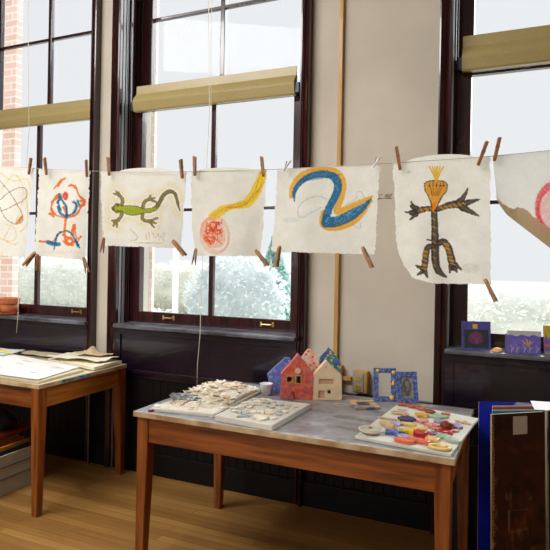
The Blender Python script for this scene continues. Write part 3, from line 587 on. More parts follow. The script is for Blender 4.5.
# clothespins
def make_pin():
    r = empty('clothespin')
    for s in (-1, 1):
        bm = bmesh.new(); prism(bm, [(-.037, .0006), (.012, .0012), (.037, .0062), (.037, .0098), (.012, .0086), (-.028, .0070), (-.037, .0030)], -.0046, .0046, bev=.0006)
        # polygon in x(length), y(thickness): turn length to z
        bmesh.ops.transform(bm, matrix=Matrix(((0, 0, 1, 0), (0, s, 0, 0), (1, 0, 0, 0), (0, 0, 0, 1))), verts=bm.verts); bmesh.ops.recalc_face_normals(bm, faces=bm.faces)
        build('prong', bm, pinw, r)
    bm = bmesh.new()
    for k in range(3): tube(bm, [(.0055, -.008+.0, .006+k*.0014), (-.0055, -.008, .006+k*.0014)], .0007, n=5)
    tube(bm, [(.0054, -.0095, .004), (.0054, .0095, .0075)], .0007, n=5); tube(bm, [(-.0054, -.0095, .004), (-.0054, .0095, .0075)], .0007, n=5)
    o = build('spring', bm, steel, r); o['label'] = 'steel wire spring'
    return r
def copy_tree(o, parent=None):
    c = o.copy(); C.objects.link(c)
    if parent: c.parent = parent
    for ch in list(o.children): copy_tree(ch, c)
    return c
pin0 = make_pin(); first = [True]
def pin(jaw, tail, tw, label, Y=LY-.002):
    """jaw: pixel of the gripping end, tail: free end"""
    r = pin0 if first[0] else copy_tree(pin0); first[0] = False
    a, b = at(jaw[0], jaw[1], 1, Y), at(tail[0], tail[1], 1, Y); d = (b-a).normalized()
    k = Vector((0, -1, 0)); x = k.cross(d).normalized()*-1; yv = d.cross(x)
    m = Matrix((x, yv, d)).transposed() @ Matrix.Rotation(math.radians(tw), 3, 'Z')
    L = (b-a).length; r.matrix_world = Matrix.Translation((a+b)/2) @ m.to_4x4() @ Matrix.Scale(min(1.15, max(.85, L/.074)), 4)
    tag(r, label, 'clothespin', 'clothespins on the drawings')
G = 'wooden clothespin '
for j, t, tw, lb in (
    ((28.6, 174.5), (31, 158), 65, 'at top right corner of the drawing of brown loops'),
    ((46.5, 175), (44.6, 158), 60, 'at top left corner of the orange and blue drawing'),
    ((86.8, 177), (86.1, 160), 55, 'at top right corner of the orange and blue drawing'),
    ((109.2, 175.6), (108.2, 157.5), 20, 'at top left corner of the lizard drawing'),
    ((182.2, 178.6), (180.7, 159.5), 55, 'at top right corner of the lizard drawing'),
    ((194.8, 175.8), (194.6, 156.5), 10, 'at top left corner of the red ball drawing'),
    ((263.5, 176.6), (261.6, 156.8), 10, 'at top right corner of the red ball drawing'),
    ((400.2, 170), (396.3, 147), 15, 'at top left corner of the stick figure drawing'),
    ((478, 165.4), (487, 141.6), 15, 'at top right corner of the stick figure drawing'),
    ((494.2, 161), (499.7, 137.6), 15, 'at top left corner of the curled pink circle drawing'),
    ((35.4, 252), (24.2, 265.6), 10, 'hanging slanted at bottom right of the drawing of brown loops'),
    ((37.6, 254), (37.8, 270.5), 50, 'at bottom left corner of the orange and blue drawing'),
    ((83.6, 257), (87.4, 272.4), 60, 'at bottom right corner of the orange and blue drawing'),
    ((104, 237.6), (101.8, 252.6), 60, 'at bottom left corner of the lizard drawing'),
    ((172.6, 240.4), (185, 255.4), 10, 'at bottom right corner of the lizard drawing'),
    ((196, 248.6), (193.6, 264.4), 60, 'at bottom left corner of the red ball drawing'),
    ((255.2, 249.8), (267.6, 265.6), 10, 'at bottom right corner of the red ball drawing'),
    ((279.6, 245.6), (276.2, 266.8), 12, 'at bottom left corner of the blue ribbon drawing'),
    ((362.3, 246.8), (372.2, 267.6), 10, 'at bottom right corner of the blue ribbon drawing'),
    ((484.8, 279), (496, 301.5), 10, 'at bottom right corner of the stick figure drawing')):
    pin(j, t, tw, G+lb, LY-.012 if j[1] < 200 else LY-.022)
clear = mat('clear_plastic', (226, 226, 222), .25); clear.node_tree.nodes['Principled BSDF'].inputs['Transmission Weight'].default_value = .5
for j, t, lb in (((284, 171), (289, 161), 'clear plastic pin at top left corner of the blue ribbon drawing'), ((373.5, 167.5), (378, 157), 'clear plastic pin at top right corner of the blue ribbon drawing')):
    a, b = at(*j, 1, LY-.01), at(*t, 1, LY-.01); r = empty('plastic_clip', a); tag(r, lb, 'clothespin'); d = b-a
    bm = bmesh.new(); tube(bm, [(0, 0, 0), d*.5+Vector((-.004, 0, 0)), d+Vector((-.008, 0, 0))], .0028, n=6); build('prong', bm, clear, r)
    bm = bmesh.new(); tube(bm, [(0, -.005, 0), d*.5+Vector((.004, -.004, 0)), d+Vector((.009, -.004, 0))], .0028, n=6); build('prong', bm, clear, r)

# ------------------------------------------------------------------ boards of clay on the right table
T = .7602
def slab(name, P, h, m, label, cat, bev=.003, z=T):
    c = sum((Vector((p[0], p[1], 0)) for p in P), Vector())/len(P); bm = bmesh.new()
    prism(bm, [(p[0]-c.x, p[1]-c.y) for p in P], 0, h, bev=bev); o = build(name, bm, m, loc=(c.x, c.y, z+.0002)); return tag(o, label, cat)
PA = [(-1.650, 2.268), (-1.318, 2.312), (-1.338, 2.87), (-1.676, 2.885)]
PB = [(-1.288, 2.262), (-.990, 2.238), (-.976, 2.672), (-1.285, 2.650)]
PC = [(-.643, 2.298), (-.252, 2.247), (-.198, 2.835), (-.593, 2.957)]
slab('clay_board', PA, .014, white_board, 'thin white board under the heap of pale clay pieces', 'board')
slab('clay_board', PB, .026, white_board, 'thick white board of flat pale pieces between the heap and the houses', 'board', bev=.004)
slab('clay_board', PC, .013, white_board, 'white board holding brightly glazed pieces at the right of the table', 'board')
rn = random.Random(21)
def shard_mesh(kind, th):
    n = rn.randint(7, 10); e = rn.uniform(.5, 1)
    P = [(math.cos(a)*r_, math.sin(a)*r_*e) for a, r_ in ((k*2*math.pi/n, rn.uniform(.6, 1.1)) for k in range(n))]
    if kind == 1: P = [(x, y*.3) for x, y in P]
    if kind == 2: P = [(math.cos(k*math.pi/5)*(1 if k % 2 else .5), math.sin(k*math.pi/5)*(1 if k % 2 else .5)) for k in range(10)]
    bm = bmesh.new(); prism(bm, P, 0, th, bev=.06); me = bpy.data.meshes.new('clay_piece'); bm.to_mesh(me); bm.free(); return me
clays = [bisque, mat('cream_clay', (246, 230, 200), .8, noise=.06, nscale=20), mat('grey_clay', (206, 206, 200), .8, noise=.06), mat('peach_clay', (234, 200, 160), .8, noise=.06)]
meshes = []
for k in range(14):
    for wts in (0, 1, 2, 3): me = shard_mesh(k % 3 if k % 6 else 0, .17); me.materials.append(clays[wts]); meshes.append(me) if wts in (0, 1, 3) or k % 2 else None
def bil(P, u, v): a = [P[0][i]*(1-u)+P[1][i]*u for i in (0, 1)]; b = [P[3][i]*(1-u)+P[2][i]*u for i in (0, 1)]; return a[0]*(1-v)+b[0]*v, a[1]*(1-v)+b[1]*v
def hA(u, v): return .052*max(0, 1-((u-.52)/.56)**2-((v-.62)/.52)**2)**.8
def piece(me, x, y, z, s, tilt, label, group, name='clay_piece'):
    o = bpy.data.objects.new(name, me); C.objects.link(o); o.location = (x, y, z); o.scale = (s, s, s); o.rotation_euler = (rn.gauss(0, tilt), rn.gauss(0, tilt), rn.uniform(0, 6.28)); return tag(o, label, 'clay piece', group)
wm = [m for m in meshes if m.materials[0] != clays[2]]
for k in range(230):
    u, v = rn.uniform(.05, .95), rn.uniform(.03, .97); h = hA(u, v)
    if h < .004 and rn.random() < .72: continue
    x, y = bil(PA, u, v); z = T+.0145+(h*rn.uniform(.6, 1) if h > .003 else 0)
    me = rn.choice([m for m in wm if m.materials[0] == clays[0]]) if rn.random() < .6 else rn.choice(wm)
    piece(me, x, y, z, rn.uniform(.014, .032), .22 if h > .004 else .03, 'small pale unglazed clay piece in the heap on the thin white board', 'pale clay pieces in the heap')
# mound of clay crumbs that carries the heap
n = 40; bm = bmesh.new(); vv = [[None]*n for _ in range(n)]
for i in range(n):
    for j in range(n):
        u, v = .04+.92*i/(n-1), .03+.94*j/(n-1); x, y = bil(PA, u, v); vv[i][j] = bm.verts.new((x+1.49, y-2.58, max(0, hA(u, v)*.72+rn.uniform(-.003, .004)) if hA(u, v) > .002 else 0))
for i in range(n-1):
    for j in range(n-1): bm.faces.new((vv[i][j], vv[i+1][j], vv[i+1][j+1], vv[i][j+1]))
bd = [e for e in bm.edges if e.is_boundary]; ex = bmesh.ops.extrude_edge_only(bm, edges=bd)
for g_ in ex['geom']:
    if isinstance(g_, bmesh.types.BMVert): g_.co.z = -.0005
tag(build('clay_crumbs', bm, bisque, loc=(-1.49, 2.58, T+.015)), 'mound of tiny pale clay crumbs under the heap', 'clay crumbs', kind='stuff')
for k in range(46):
    i, j = k % 7, k//7; u, v = .09+.82*(i+.5*(j % 2))/6.6+rn.uniform(-.03, .03), .08+.84*j/6.2+rn.uniform(-.03, .03)
    u = min(.93, max(.08, u)); v = min(.93, max(.07, v))
    if u+v < .35 or (u > .75 and v < .12): continue
    x, y = bil(PB, u, v); me = rn.choice(meshes) if rn.random() < .75 else rn.choice([m for m in meshes if m.materials[0] == clays[2]])
    if me.materials[0] == clays[3]: me = meshes[0]
    piece(me, x, y, T+.0265, rn.uniform(.016, .026), .03, 'flat pale clay piece laid out on the thick white board', 'flat clay pieces on the thick board').scale.z *= 2.1
o = piece(meshes[0], *bil(PB, .45, .16), T+.0265, .03, .01, 'blue grey clay piece near the front of the thick board', None); o.data = o.data.copy(); o.data.materials[0] = mat('blue_grey_clay', (150, 166, 190), .7)
bm = bmesh.new(); box(bm, -.035, .035, -.02, .02, 0, .012, bev=.003); p = bil(PB, .8, .13); tag(build('clay_block', bm, clays[0], loc=(p[0]-.03, p[1]+.01, T+.027), rz=-.1), 'small square tile piece at front of the thick board', 'clay piece')
# lump of crumpled silver foil
bm = bmesh.new(); bmesh.ops.create_icosphere(bm, subdivisions=4, radius=1)
for v in bm.verts:
    n_ = float(vnoise(np.array([v.co.x*3+9]), np.array([v.co.y*3+v.co.z*4+5]), 4)[0]); v.co *= .75+.5*n_; v.co = Vector((v.co.x*.088, v.co.y*.030, max(-.3, v.co.z)*.030+.008))
p = at(185, 401, 2, T+.02); tag(build('crumpled_foil', bm, mat('crumpled_silver', (176, 180, 190), .35, metal=.45, bump=.6, bscale=60, noise=.2, nscale=60), loc=(p.x, p.y-.004, T+.024), rz=.02), 'crumpled silver foil at the front of the clay heap', 'foil')
# cup
p = at(265.2, 395.2, 2, T); bm = bmesh.new(); lathe(bm, [(.022, 0), (.0335, .062), (.0345, .064), (.0325, .064), (.021, .004)], cx=0, cy=0)
cupo = empty('plastic_cup', (p.x+.005, p.y, T)); tag(cupo, 'small white plastic cup beside the blue clay house', 'cup'); build('cup_body', bm, mat('white_plastic', (234, 234, 230), .4), cupo, smooth=True)
bm = bmesh.new(); tube(bm, [(math.cos(a)*.0345, math.sin(a)*.0345, .064) for a in [k*2*math.pi/32 for k in range(33)]], .0016, n=6); build('cup_rim', bm, MATS['white_plastic'], cupo)
# bottle cap
p = at(151.2, 411.2, 2, T); bc = empty('bottle_cap', (p.x, p.y, T)); tag(bc, 'dark red bottle cap at the left front corner of the table', 'cap')
bm = bmesh.new(); lathe(bm, [(.0145, 0), (.0145, .007), (.0125, .009)], 20); build('cap_body', bm, mat('dark_red_metal', (130, 34, 34), .35), bc); bm = bmesh.new(); lathe(bm, [(.010, .009), (.010, .0096)], 20); o = build('cap_centre', bm, mat('pink_print', (200, 150, 150), .5), bc)
p = at(211.2, 417.2, 2, T); bm = bmesh.new(); box(bm, -.01, .01, -.006, .006, 0, .006, bev=.002); tag(build('chalk_bit', bm, white_board, loc=(p.x, p.y, T)), 'tiny white chalk bit in front of the two clay boards', 'chalk')

# glazed pieces
def star(n, r0, r1, ex=1): return [(math.cos(k*math.pi/n)*(r0 if k % 2 == 0 else r1)*ex, math.sin(k*math.pi/n)*(r0 if k % 2 == 0 else r1)) for k in range(2*n)]
def oval(a, b, n=20, j=0): return [(math.cos(k*2*math.pi/n)*a*(1+rn.uniform(-j, j)), math.sin(k*2*math.pi/n)*b*(1+rn.uniform(-j, j))) for k in range(n)]
def glaze(nm, px, py, P, h, c1, c2, label, rz=0, dome=False, ring=False, z=T+.0134):
    K = 1.4; h *= 1.25; P = tuple(q*K for q in P) if (dome or ring) else [(x*K, y_*K) for x, y_ in P]
    p = at(px, py, 2, z+h*.5); m = mat('glaze_'+nm, c1, .3, col2=c2, nscale=60, coat=.3, thr=(.4, .55)); bm = bmesh.new()
    if ring:
        P = [(P[0]*math.cos(k*2*math.pi/28), P[1]*math.sin(k*2*math.pi/28), h*.5) for k in range(28)]; tube(bm, P+[P[0]], h*.5, n=8)
    elif dome:
        bmesh.ops.create_icosphere(bm, subdivisions=3, radius=1)
        for v in bm.verts:
            q = float(vnoise(np.array([v.co.x*2+9]), np.array([v.co.y*2+v.co.z*2]), 7)[0]); v.co = Vector((v.co.x*P[0], v.co.y*P[1], max(-.85, v.co.z)*h*.55+h*.468))*(1) ; v.co.x *= .9+.2*q
    else: prism(bm, P, 0, h, bev=h*.28)
    return tag(build('glazed_piece', bm, m, loc=(p.x, p.y, z), rz=rz, smooth=dome or ring), label, 'glazed clay piece')
gp = [
 ('terracotta_a', 403, 404.4, (.022, .010), .013, (190, 104, 66), (146, 60, 40), 'brown red lump at the back left of the glazed pieces', .2, 'd'),
 ('terracotta_b', 412, 405.8, (.020, .011), .016, (184, 92, 58), (146, 60, 40), 'second brown red lump along the back of the glazed pieces', -.2, 'd'),
 ('terracotta_c', 421, 408, (.022, .012), .016, (190, 104, 70), (140, 56, 40), 'third brown red lump along the back of the glazed pieces', -.4, 'd'),
 ('terracotta_d', 430, 411.2, (.020, .013), .016, (150, 60, 40), (120, 44, 30), 'fourth brown red lump along the back of the glazed pieces', -.3, 'd'),
 ('cream_ring', 398.5, 412.6, (.022, .013), .009, (226, 196, 150), (200, 160, 120), 'cream open ring near the back left of the glazed board', .2, 'r'),
 ('peach_lump', 405.5, 414.2, (.012, .012), .014, (230, 180, 140), (210, 150, 110), 'peach lump beside the cream ring', .2, 'd'),
 ('lilac_flat', 402.5, 409.6, oval(.018, .007), .005, (206, 190, 214), (190, 176, 200), 'pale lilac flat piece behind the cream ring', .1, ''),
 ('stick', 387, 418.6, oval(.034, .006, 14), .007, (214, 176, 140), (190, 150, 110), 'slim tan stick at the left edge of the glazed board', -.1, ''),
 ('purple', 407, 419, star(8, .031, .024), .010, (76, 60, 110), (56, 44, 90), 'dark purple frilled oval among the glazed pieces', .1, ''),
 ('flower', 422.5, 415, star(5, .029, .015), .012, (236, 180, 84), (224, 150, 60), 'yellow orange star flower behind the purple oval', .4, ''),
 ('mint_leaf', 438, 416.4, star(4, .031, .018, 1.2), .010, (176, 208, 172), (150, 190, 150), 'mint green leaf at the back right of the glazed pieces', .2, ''),
 ('rust_tip', 445.5, 414.3, oval(.014, .010, 12, .1), .010, (206, 110, 84), (186, 90, 60), 'rust coloured tip beside the mint green leaf', .2, ''),
 ('club', 387.6, 424.4, [(-.03, -.007), (-.012, -.011), (.012, -.013), (.03, -.009), (.032, .004), (.012, .010), (-.012, .009), (-.032, .006)], .012, (232, 196, 140), (214, 170, 110), 'cream club shaped piece near the mint plate', -.5, ''),
 ('lavender_a', 396, 424, star(5, .024, .014), .008, (196, 190, 220), (176, 168, 206), 'lavender star behind the blue star', .3, ''),
 ('cream_a', 409, 424.2, oval(.028, .013, 14, .12), .010, (240, 208, 130), (230, 180, 110), 'long cream piece in front of the purple oval', -.05, ''),
 ('pink_a', 423, 421.2, star(5, .024, .014), .010, (228, 130, 120), (236, 170, 150), 'coral pink star beside the cream piece', .9, ''),
 ('pink_b', 432, 425.5, star(6, .026, .017), .011, (222, 108, 108), (240, 190, 170), 'coral pink flower at the centre of the glazed pieces', .2, ''),
 ('pink_c', 437.5, 429.3, oval(.020, .012, 14, .12), .012, (206, 84, 84), (236, 190, 180), 'red and white marbled piece at the centre', .5, ''),
 ('lavender_b', 440, 421.5, oval(.020, .010, 14, .12), .010, (196, 180, 214), (170, 150, 196), 'lavender oval behind the dark red lump', .3, ''),
 ('deepred', 447, 425.6, (.021, .018), .034, (150, 54, 34), (120, 34, 24), 'tall dark red round lump at the right of the glazed pieces', .2, 'd'),
 ('lavender_c', 456, 427, star(5, .022, .013), .012, (186, 160, 206), (160, 130, 180), 'lavender star at the right of the dark red lump', .1, ''),
 ('tan_cross', 460.6, 421.3, star(4, .019, .007), .008, (236, 216, 190), (222, 190, 160), 'small tan cross at the back right of the glazed board', .4, ''),
 ('tan_stick', 466, 423, oval(.019, .005, 12), .007, (226, 196, 160), (206, 170, 130), 'short tan stick beside the tan cross', -.5, ''),
 ('lav_d', 457.5, 424.2, oval(.012, .006, 12), .006, (206, 190, 224), (190, 170, 210), 'tiny pale lilac oval behind the lavender star', 0, ''),
 ('cream_b', 419.5, 429, oval(.022, .014, 14, .12), .012, (244, 212, 120), (236, 180, 90), 'pale yellow lump behind the bright yellow star', .3, ''),
 ('redpiece', 447, 431.6, star(5, .026, .013), .010, (216, 62, 52), (190, 40, 40), 'bright red star in front of the dark red lump', .6, ''),
 ('blush', 454.5, 430.6, oval(.016, .008, 12, .1), .008, (236, 196, 180), (224, 160, 140), 'blush pink sliver beside the bright red star', .3, ''),
 ('slate', 431.5, 433.6, oval(.018, .011, 12, .15), .009, (130, 120, 170), (180, 80, 80), 'violet and red mottled piece behind the red cube', .2, ''),
 ('bluestar', 394, 432.4, star(5, .033, .015), .012, (84, 110, 190), (60, 84, 160), 'blue star beside the mint plate', .2, ''),
 ('yellowstar', 408.4, 431, star(5, .031, .014), .013, (248, 212, 40), (238, 190, 30), 'bright yellow star at the front of the glazed board', .5, ''),
 ('lilac_rim', 403.5, 436, (.019, .011), .008, (196, 196, 226), (170, 170, 206), 'lilac open ring in front of the yellow star', .1, 'r'),
 ('redcube', 420.6, 434.2, [(-.02, -.014), (.02, -.014), (.022, .014), (-.018, .016)], .026, (196, 40, 44), (160, 26, 32), 'chunky dark red cube in front of the yellow star', -.15, ''),
 ('orangeslab', 403.4, 440.8, oval(.031, .014, 18, .06), .012, (236, 120, 84), (224, 100, 66), 'orange pink slab at the front left of the glazed board', -.25, ''),
 ('orangefish', 419, 440.6, [(-.036, -.008), (-.02, -.014), (.016, -.012), (.03, -.018), (.036, .004), (.022, .002), (.01, .012), (-.022, .013), (-.038, .008)], .013, (232, 110, 74), (214, 70, 50), 'orange red fish at the front of the glazed board', -.15, ''),
 ('cream_c', 433, 439, star(6, .024, .017), .012, (244, 206, 140), (236, 180, 110), 'cream flower at the right of the orange red fish', .3, ''),
 ('mint_a', 443.4, 436.3, star(6, .023, .016), .010, (178, 212, 184), (150, 196, 166), 'mint green star in front of the bright red star', .1, ''),
 ('mint_b', 453, 440.2, oval(.028, .013, 14, .15), .010, (176, 210, 184), (206, 190, 160), 'mint green oval at the right front of the glazed board', -.4, ''),
 ('yellow_ring', 440, 447, (.029, .018), .011, (240, 216, 140), (226, 190, 110), 'pale yellow open ring at the front edge of the glazed board', -.1, 'r'),
 ('yellow_core', 441.5, 446.8, oval(.012, .010, 10, .1), .011, (238, 210, 130), (226, 180, 90), 'pale yellow knob inside the pale yellow ring', 0, ''),
]
for nm, px, py, P, h, c1, c2, lb, rz, k in gp: glaze(nm, px, py, P, h, c1, c2, lb, rz, k == 'd', k == 'r')
p = at(371, 431.5, 2, T+.02); pr = empty('glazed_plate', (p.x, p.y, T+.0134)); tag(pr, 'round mint green plate at the left corner of the glazed board', 'plate')
bm = bmesh.new(); lathe(bm, [(.030, 0), (.050, .012), (.054, .018), (.050, .019), (.036, .013), (.01, .0115)], 36); build('plate_body', bm, mat('plate_cream', (238, 226, 204), .4, noise=.08, nscale=50), pr, smooth=True)
bm = bmesh.new(); lathe(bm, [(.001, .0165), (.047, .0185), (.046, .0178), (.001, .0115)], 36); o = build('plate_glaze', bm, mat('mint_glaze', (210, 216, 188), .3, noise=.05, nscale=40, coat=.3), pr, smooth=True); o['label'] = 'mint green glaze'
bm = bmesh.new(); bmesh.ops.create_icosphere(bm, subdivisions=2, radius=.008); bmesh.ops.scale(bm, vec=(1.2, 1, .4), verts=bm.verts); bmesh.ops.translate(bm, vec=(-.005, .012, .0195), verts=bm.verts); o = build('red_dot', bm, mat('red_glaze', (190, 80, 56), .3), pr); o['label'] = 'red dot'

# ------------------------------------------------------------------ clay houses
def holed(bm, outline, holes, d0, d1, mtx=None):
    t = bmesh.new(); ed = []
    for lp_ in [outline]+holes:
        vs = [t.verts.new((p[0], d0, p[1])) for p in lp_]
        for a, b_ in zip(vs, vs[1:]+vs[:1]): ed.append(t.edges.new((a, b_)))
    r = bmesh.ops.triangle_fill(t, use_beauty=True, use_dissolve=False, edges=ed); fs = [g_ for g_ in r['geom'] if isinstance(g_, bmesh.types.BMFace)]
    e = bmesh.ops.extrude_face_region(t, geom=fs)
    for g_ in e['geom']:
        if isinstance(g_, bmesh.types.BMVert): g_.co.y = d1
    bmesh.ops.recalc_face_normals(t, faces=t.faces); join(bm, t)
def sq(x0, x1, z0, z1): return [(x0, z0), (x1, z0), (x1, z1), (x0, z1)]
def circ(x, z, r_, n=14): return [(x+r_*math.cos(k*2*math.pi/n), z+r_*math.sin(k*2*math.pi/n)) for k in range(n)]
def house(bx, by, pts, holes, m, label, yaw, dep=.05, Yo=0, inner=None, edge=None):
    """outline and holes given in pixels as seen, turned into metres at the house's own distance"""
    o0 = at(bx, by, 2, T); s_ = depth(o0)/FPX; r = empty('clay_house', (o0.x, o0.y+Yo, T), YAW+yaw); tag(r, label, 'clay house')
    cv = lambda q: [((a-bx)*s_/math.cos(yaw), max(0, (by-b_)*s_)) for a, b_ in q]
    O = cv(pts); H = [cv(h_) for h_ in holes]
    bm = bmesh.new(); holed(bm, O, H, 0, .009); build('facade', bm, m, r)
    bm = bmesh.new(); n = len(O)
    for i in range(n):
        a, b_ = Vector(O[i]), Vector(O[(i+1) % n]); c_ = sum((Vector(q) for q in O), Vector((0, 0)))/n
        k = lambda q: (q-c_)*(1-.07)+c_
        vs = [bm.verts.new((q.x, y_, q.y)) for q, y_ in ((a, .009), (b_, .009), (b_, dep), (a, dep), (k(a), .009), (k(b_), .009), (k(b_), dep), (k(a), dep))]
        for f_ in ((0, 1, 2, 3), (7, 6, 5, 4), (3, 2, 6, 7), (0, 4, 5, 1)): bm.faces.new([vs[j] for j in f_])
    prism(bm, O, dep, dep+.008, axis=1); build('side_walls', bm, m, r)
    if inner:
        bm = bmesh.new(); 
        for (x0, x1, z0, z1) in inner[1]:
            q = cv([(x0, z0), (x1, z1)]); box(bm, q[0][0], q[1][0], .006, .012, q[1][1], q[0][1])
        build('recessed_window', bm, inner[0], r)
    return r, cv
def speckle(name, c1, c2, c3, sc=40):
    m = mat(name, c1, .5, col2=c2, nscale=sc, thr=(.45, .55), bump=.3); nt = m.node_tree; b = nt.nodes['Principled BSDF']
    src = b.inputs['Base Color'].links[0].from_socket; v = nt.nodes.new('ShaderNodeTexVoronoi'); v.inputs['Scale'].default_value = sc*1.6; tcn = [n_ for n_ in nt.nodes if n_.type == 'TEX_COORD'][0]; nt.links.new(tcn.outputs['Object'], v.inputs['Vector'])
    rp = nt.nodes.new('ShaderNodeValToRGB'); rp.color_ramp.elements[0].position = .28; rp.color_ramp.elements[1].position = .36; rp.color_ramp.elements[0].color = (1, 1, 1, 1); rp.color_ramp.elements[1].color = (0, 0, 0, 1)
    nt.links.new(v.outputs[0], rp.inputs[0]); mx = nt.nodes.new('ShaderNodeMix'); mx.data_type = 'RGBA'; nt.links.new(rp.outputs[0], mx.inputs[0]); nt.links.new(src, mx.inputs[6]); mx.inputs[7].default_value = L4(c3); nt.links.new(mx.outputs[2], b.inputs['Base Color']); return m
mr_ = speckle('red_speckled_glaze', (228, 108, 82), (206, 80, 64), (130, 130, 154), 34); mb_ = speckle('blue_glaze', (110, 126, 196), (90, 104, 176), (150, 150, 196), 26)
mp_ = speckle('pink_speckled_glaze', (240, 218, 198), (234, 176, 156), (222, 96, 84), 30); my_ = speckle('blue_yellow_glaze', (70, 100, 170), (90, 150, 140), (232, 196, 80), 34)
pale = mat('bare_clay', (222, 196, 156), .85, noise=.05, nscale=30, bump=.15); cream = mat('cream_clay_wall', (232, 206, 170), .85, noise=.05, nscale=25, bump=.15)
house(281, 393, [(268.5, 393), (268, 380), (266.8, 375), (273, 369), (281, 361.5), (284.5, 358), (289.5, 358.8), (290.5, 361), (290.8, 370), (290.8, 393)], [], mb_, 'blue clay house with a pale wavy roof edge', 0, dep=.035)
r, cv = house(297, 399.8, [(280, 399), (281.5, 377), (280.5, 374.5), (289, 365), (297.2, 354.2), (306, 365), (313.5, 375), (313, 399.8)],
      [[(286.6, 382), (291.3, 382), (291.3, 376.6), (286.6, 376.6)], [(295.8, 383.2), (300.4, 383.2), (300.4, 376), (295.8, 376)], [(290.3, 399.65), (295, 399.65), (295, 392.4), (292.6, 391.2), (290.3, 392.4)]], mr_, 'red speckled clay house with two square windows and a dark arched door', .02)
bm = bmesh.new(); prism(bm, cv(circ(297.3, 370.8, 2.9)), -.003, 0, axis=1); o = build('round_window', bm, pale, r); o['label'] = 'pale round disc'
for q in ((286.6, 291.3, 382, 376.6), (295.8, 300.4, 383.2, 376)):
    bm = bmesh.new(); holed(bm, cv([(q[0]-1, q[2]+1), (q[1]+1, q[2]+1), (q[1]+1, q[3]-1), (q[0]-1, q[3]-1)]), [cv([(q[0], q[2]), (q[1], q[2]), (q[1], q[3]), (q[0], q[3])])], -.0025, 0); o = build('window_frame', bm, mat('ochre_glaze', (190, 160, 90), .5), r); o['label'] = 'ochre frame'
house(305, 398.5, [(288, 397), (288, 372), (296, 360), (302.5, 351), (306, 351.5), (312, 360), (318.5, 372), (317, 398)], [], mp_, 'pinkish white speckled clay house standing behind the red one', 0, Yo=.068, dep=.02)
r, cv = house(322, 398.5, [(311, 397), (312, 361), (321.3, 350.3), (328, 357), (334, 366), (334, 397)], [], my_, 'blue and yellow speckled clay house behind the pale one', 0, Yo=.115, dep=.02)
r, cv = house(328, 400.4, [(313.2, 400.2), (313.6, 378), (313, 375.5), (325.6, 361), (334, 369), (341.5, 375.5), (341.2, 379), (342, 400)],
      [[(318.6, 384.6), (333.2, 384.6), (333.2, 379), (318.6, 379)], [(318.2, 398.6), (324.6, 398.6), (324.6, 390.6), (318.2, 390.6)], [(327.4, 393.6), (330.6, 393.6), (330.6, 390), (327.4, 390)], circ(325.6, 367.3, 1.0, 10)], cream, 'pale unglazed clay house with a long slot window', .0,
      inner=(mat('pink_clay', (206, 160, 130), .8), [(317.5, 334.4, 385.8, 377.8), (317, 325.8, 399.5, 389.5)]))

# ------------------------------------------------------------------ picture frames
def frame(bx, by, Wp, Hp, border, m, label, yaw, lean, inner=None, flat=False, at3=None, dots=()):
    o0 = Vector(at3) if at3 else at(bx, by, 2, T+.001); s_ = depth(o0)/FPX; W, H, bd_ = Wp*s_, Hp*s_, border*s_
    r = empty('picture_frame', o0, YAW+yaw); r.rotation_euler = (math.radians(-lean) if not flat else 0, 0, YAW+yaw); tag(r, label, 'picture frame')
    if flat: r.rotation_euler = (math.radians(-88), 0, YAW+yaw)
    bm = bmesh.new(); holed(bm, sq(-W/2, W/2, 0, H), [sq(-W/2+bd_, W/2-bd_, bd_, H-bd_)], 0, .012); build('frame_border', bm, m, r)
    if inner: inner(r, W, H, bd_, s_)
    for dx, dz, rr in dots:
        bm = bmesh.new(); bmesh.ops.create_icosphere(bm, subdivisions=2, radius=rr*s_)
        for v in bm.verts: v.co = Vector((v.co.x+dx*s_, v.co.y*.5-.002, v.co.z+dz*s_))
        o = build('yellow_star', bm, mat('yellow_glaze', (240, 196, 50), .4), r); o['label'] = 'yellow star'
    return r
fb = speckle('blue_painted_clay', (92, 120, 184), (60, 84, 150), (150, 150, 150), 45)
frame(385, 401.6, 22.5, 33, 5.0, fb, 'upright blue clay picture frame with yellow stars, empty', .0, 6, dots=[(-7.5, 30.5, 1.7), (8.5, 29, 1.9), (8.2, 17.5, 1.6), (8.4, 19.5, 1.3), (6.8, 4, 2.4)])
def ph(r, W, H, bd_, s_):
    def pf(u, v): X = -W/2+bd_*.9+u*(W-1.8*bd_); Z = bd_*.9+v*(H-1.8*bd_); return np.stack([X, X*0+.006, Z], 1), u*30, v*40
    def pt(c): c.ell(15, 20, 11, 16, (70, 72, 70), a=.8, tex=.6, fr=.4); c.ell(16, 26, 5, 6, (150, 150, 144), a=.7)
    o = paint_grid('photo_print', 40, 50, pf, pt, paintm, r, base=(150, 148, 140), mott=50, fr=.3, thick=(0, .002, 0)); o['label'] = 'grey photograph'
frame(408.3, 403.2, 22, 31, 4.8, fb, 'leaning blue clay frame holding a grey photograph', .12, 14, inner=ph)
fl = at(371, 404.6, 2, T+.012); fl = frame(0, 0, 26, 26, 5.5, mat('ochre_blue_clay', (204, 168, 104), .5, col2=(86, 108, 170), nscale=18, thr=(.42, .5)), 'ochre and blue clay frame lying flat on the table', .12, 0, flat=True, at3=(fl.x, fl.y-.066, T+.0135))
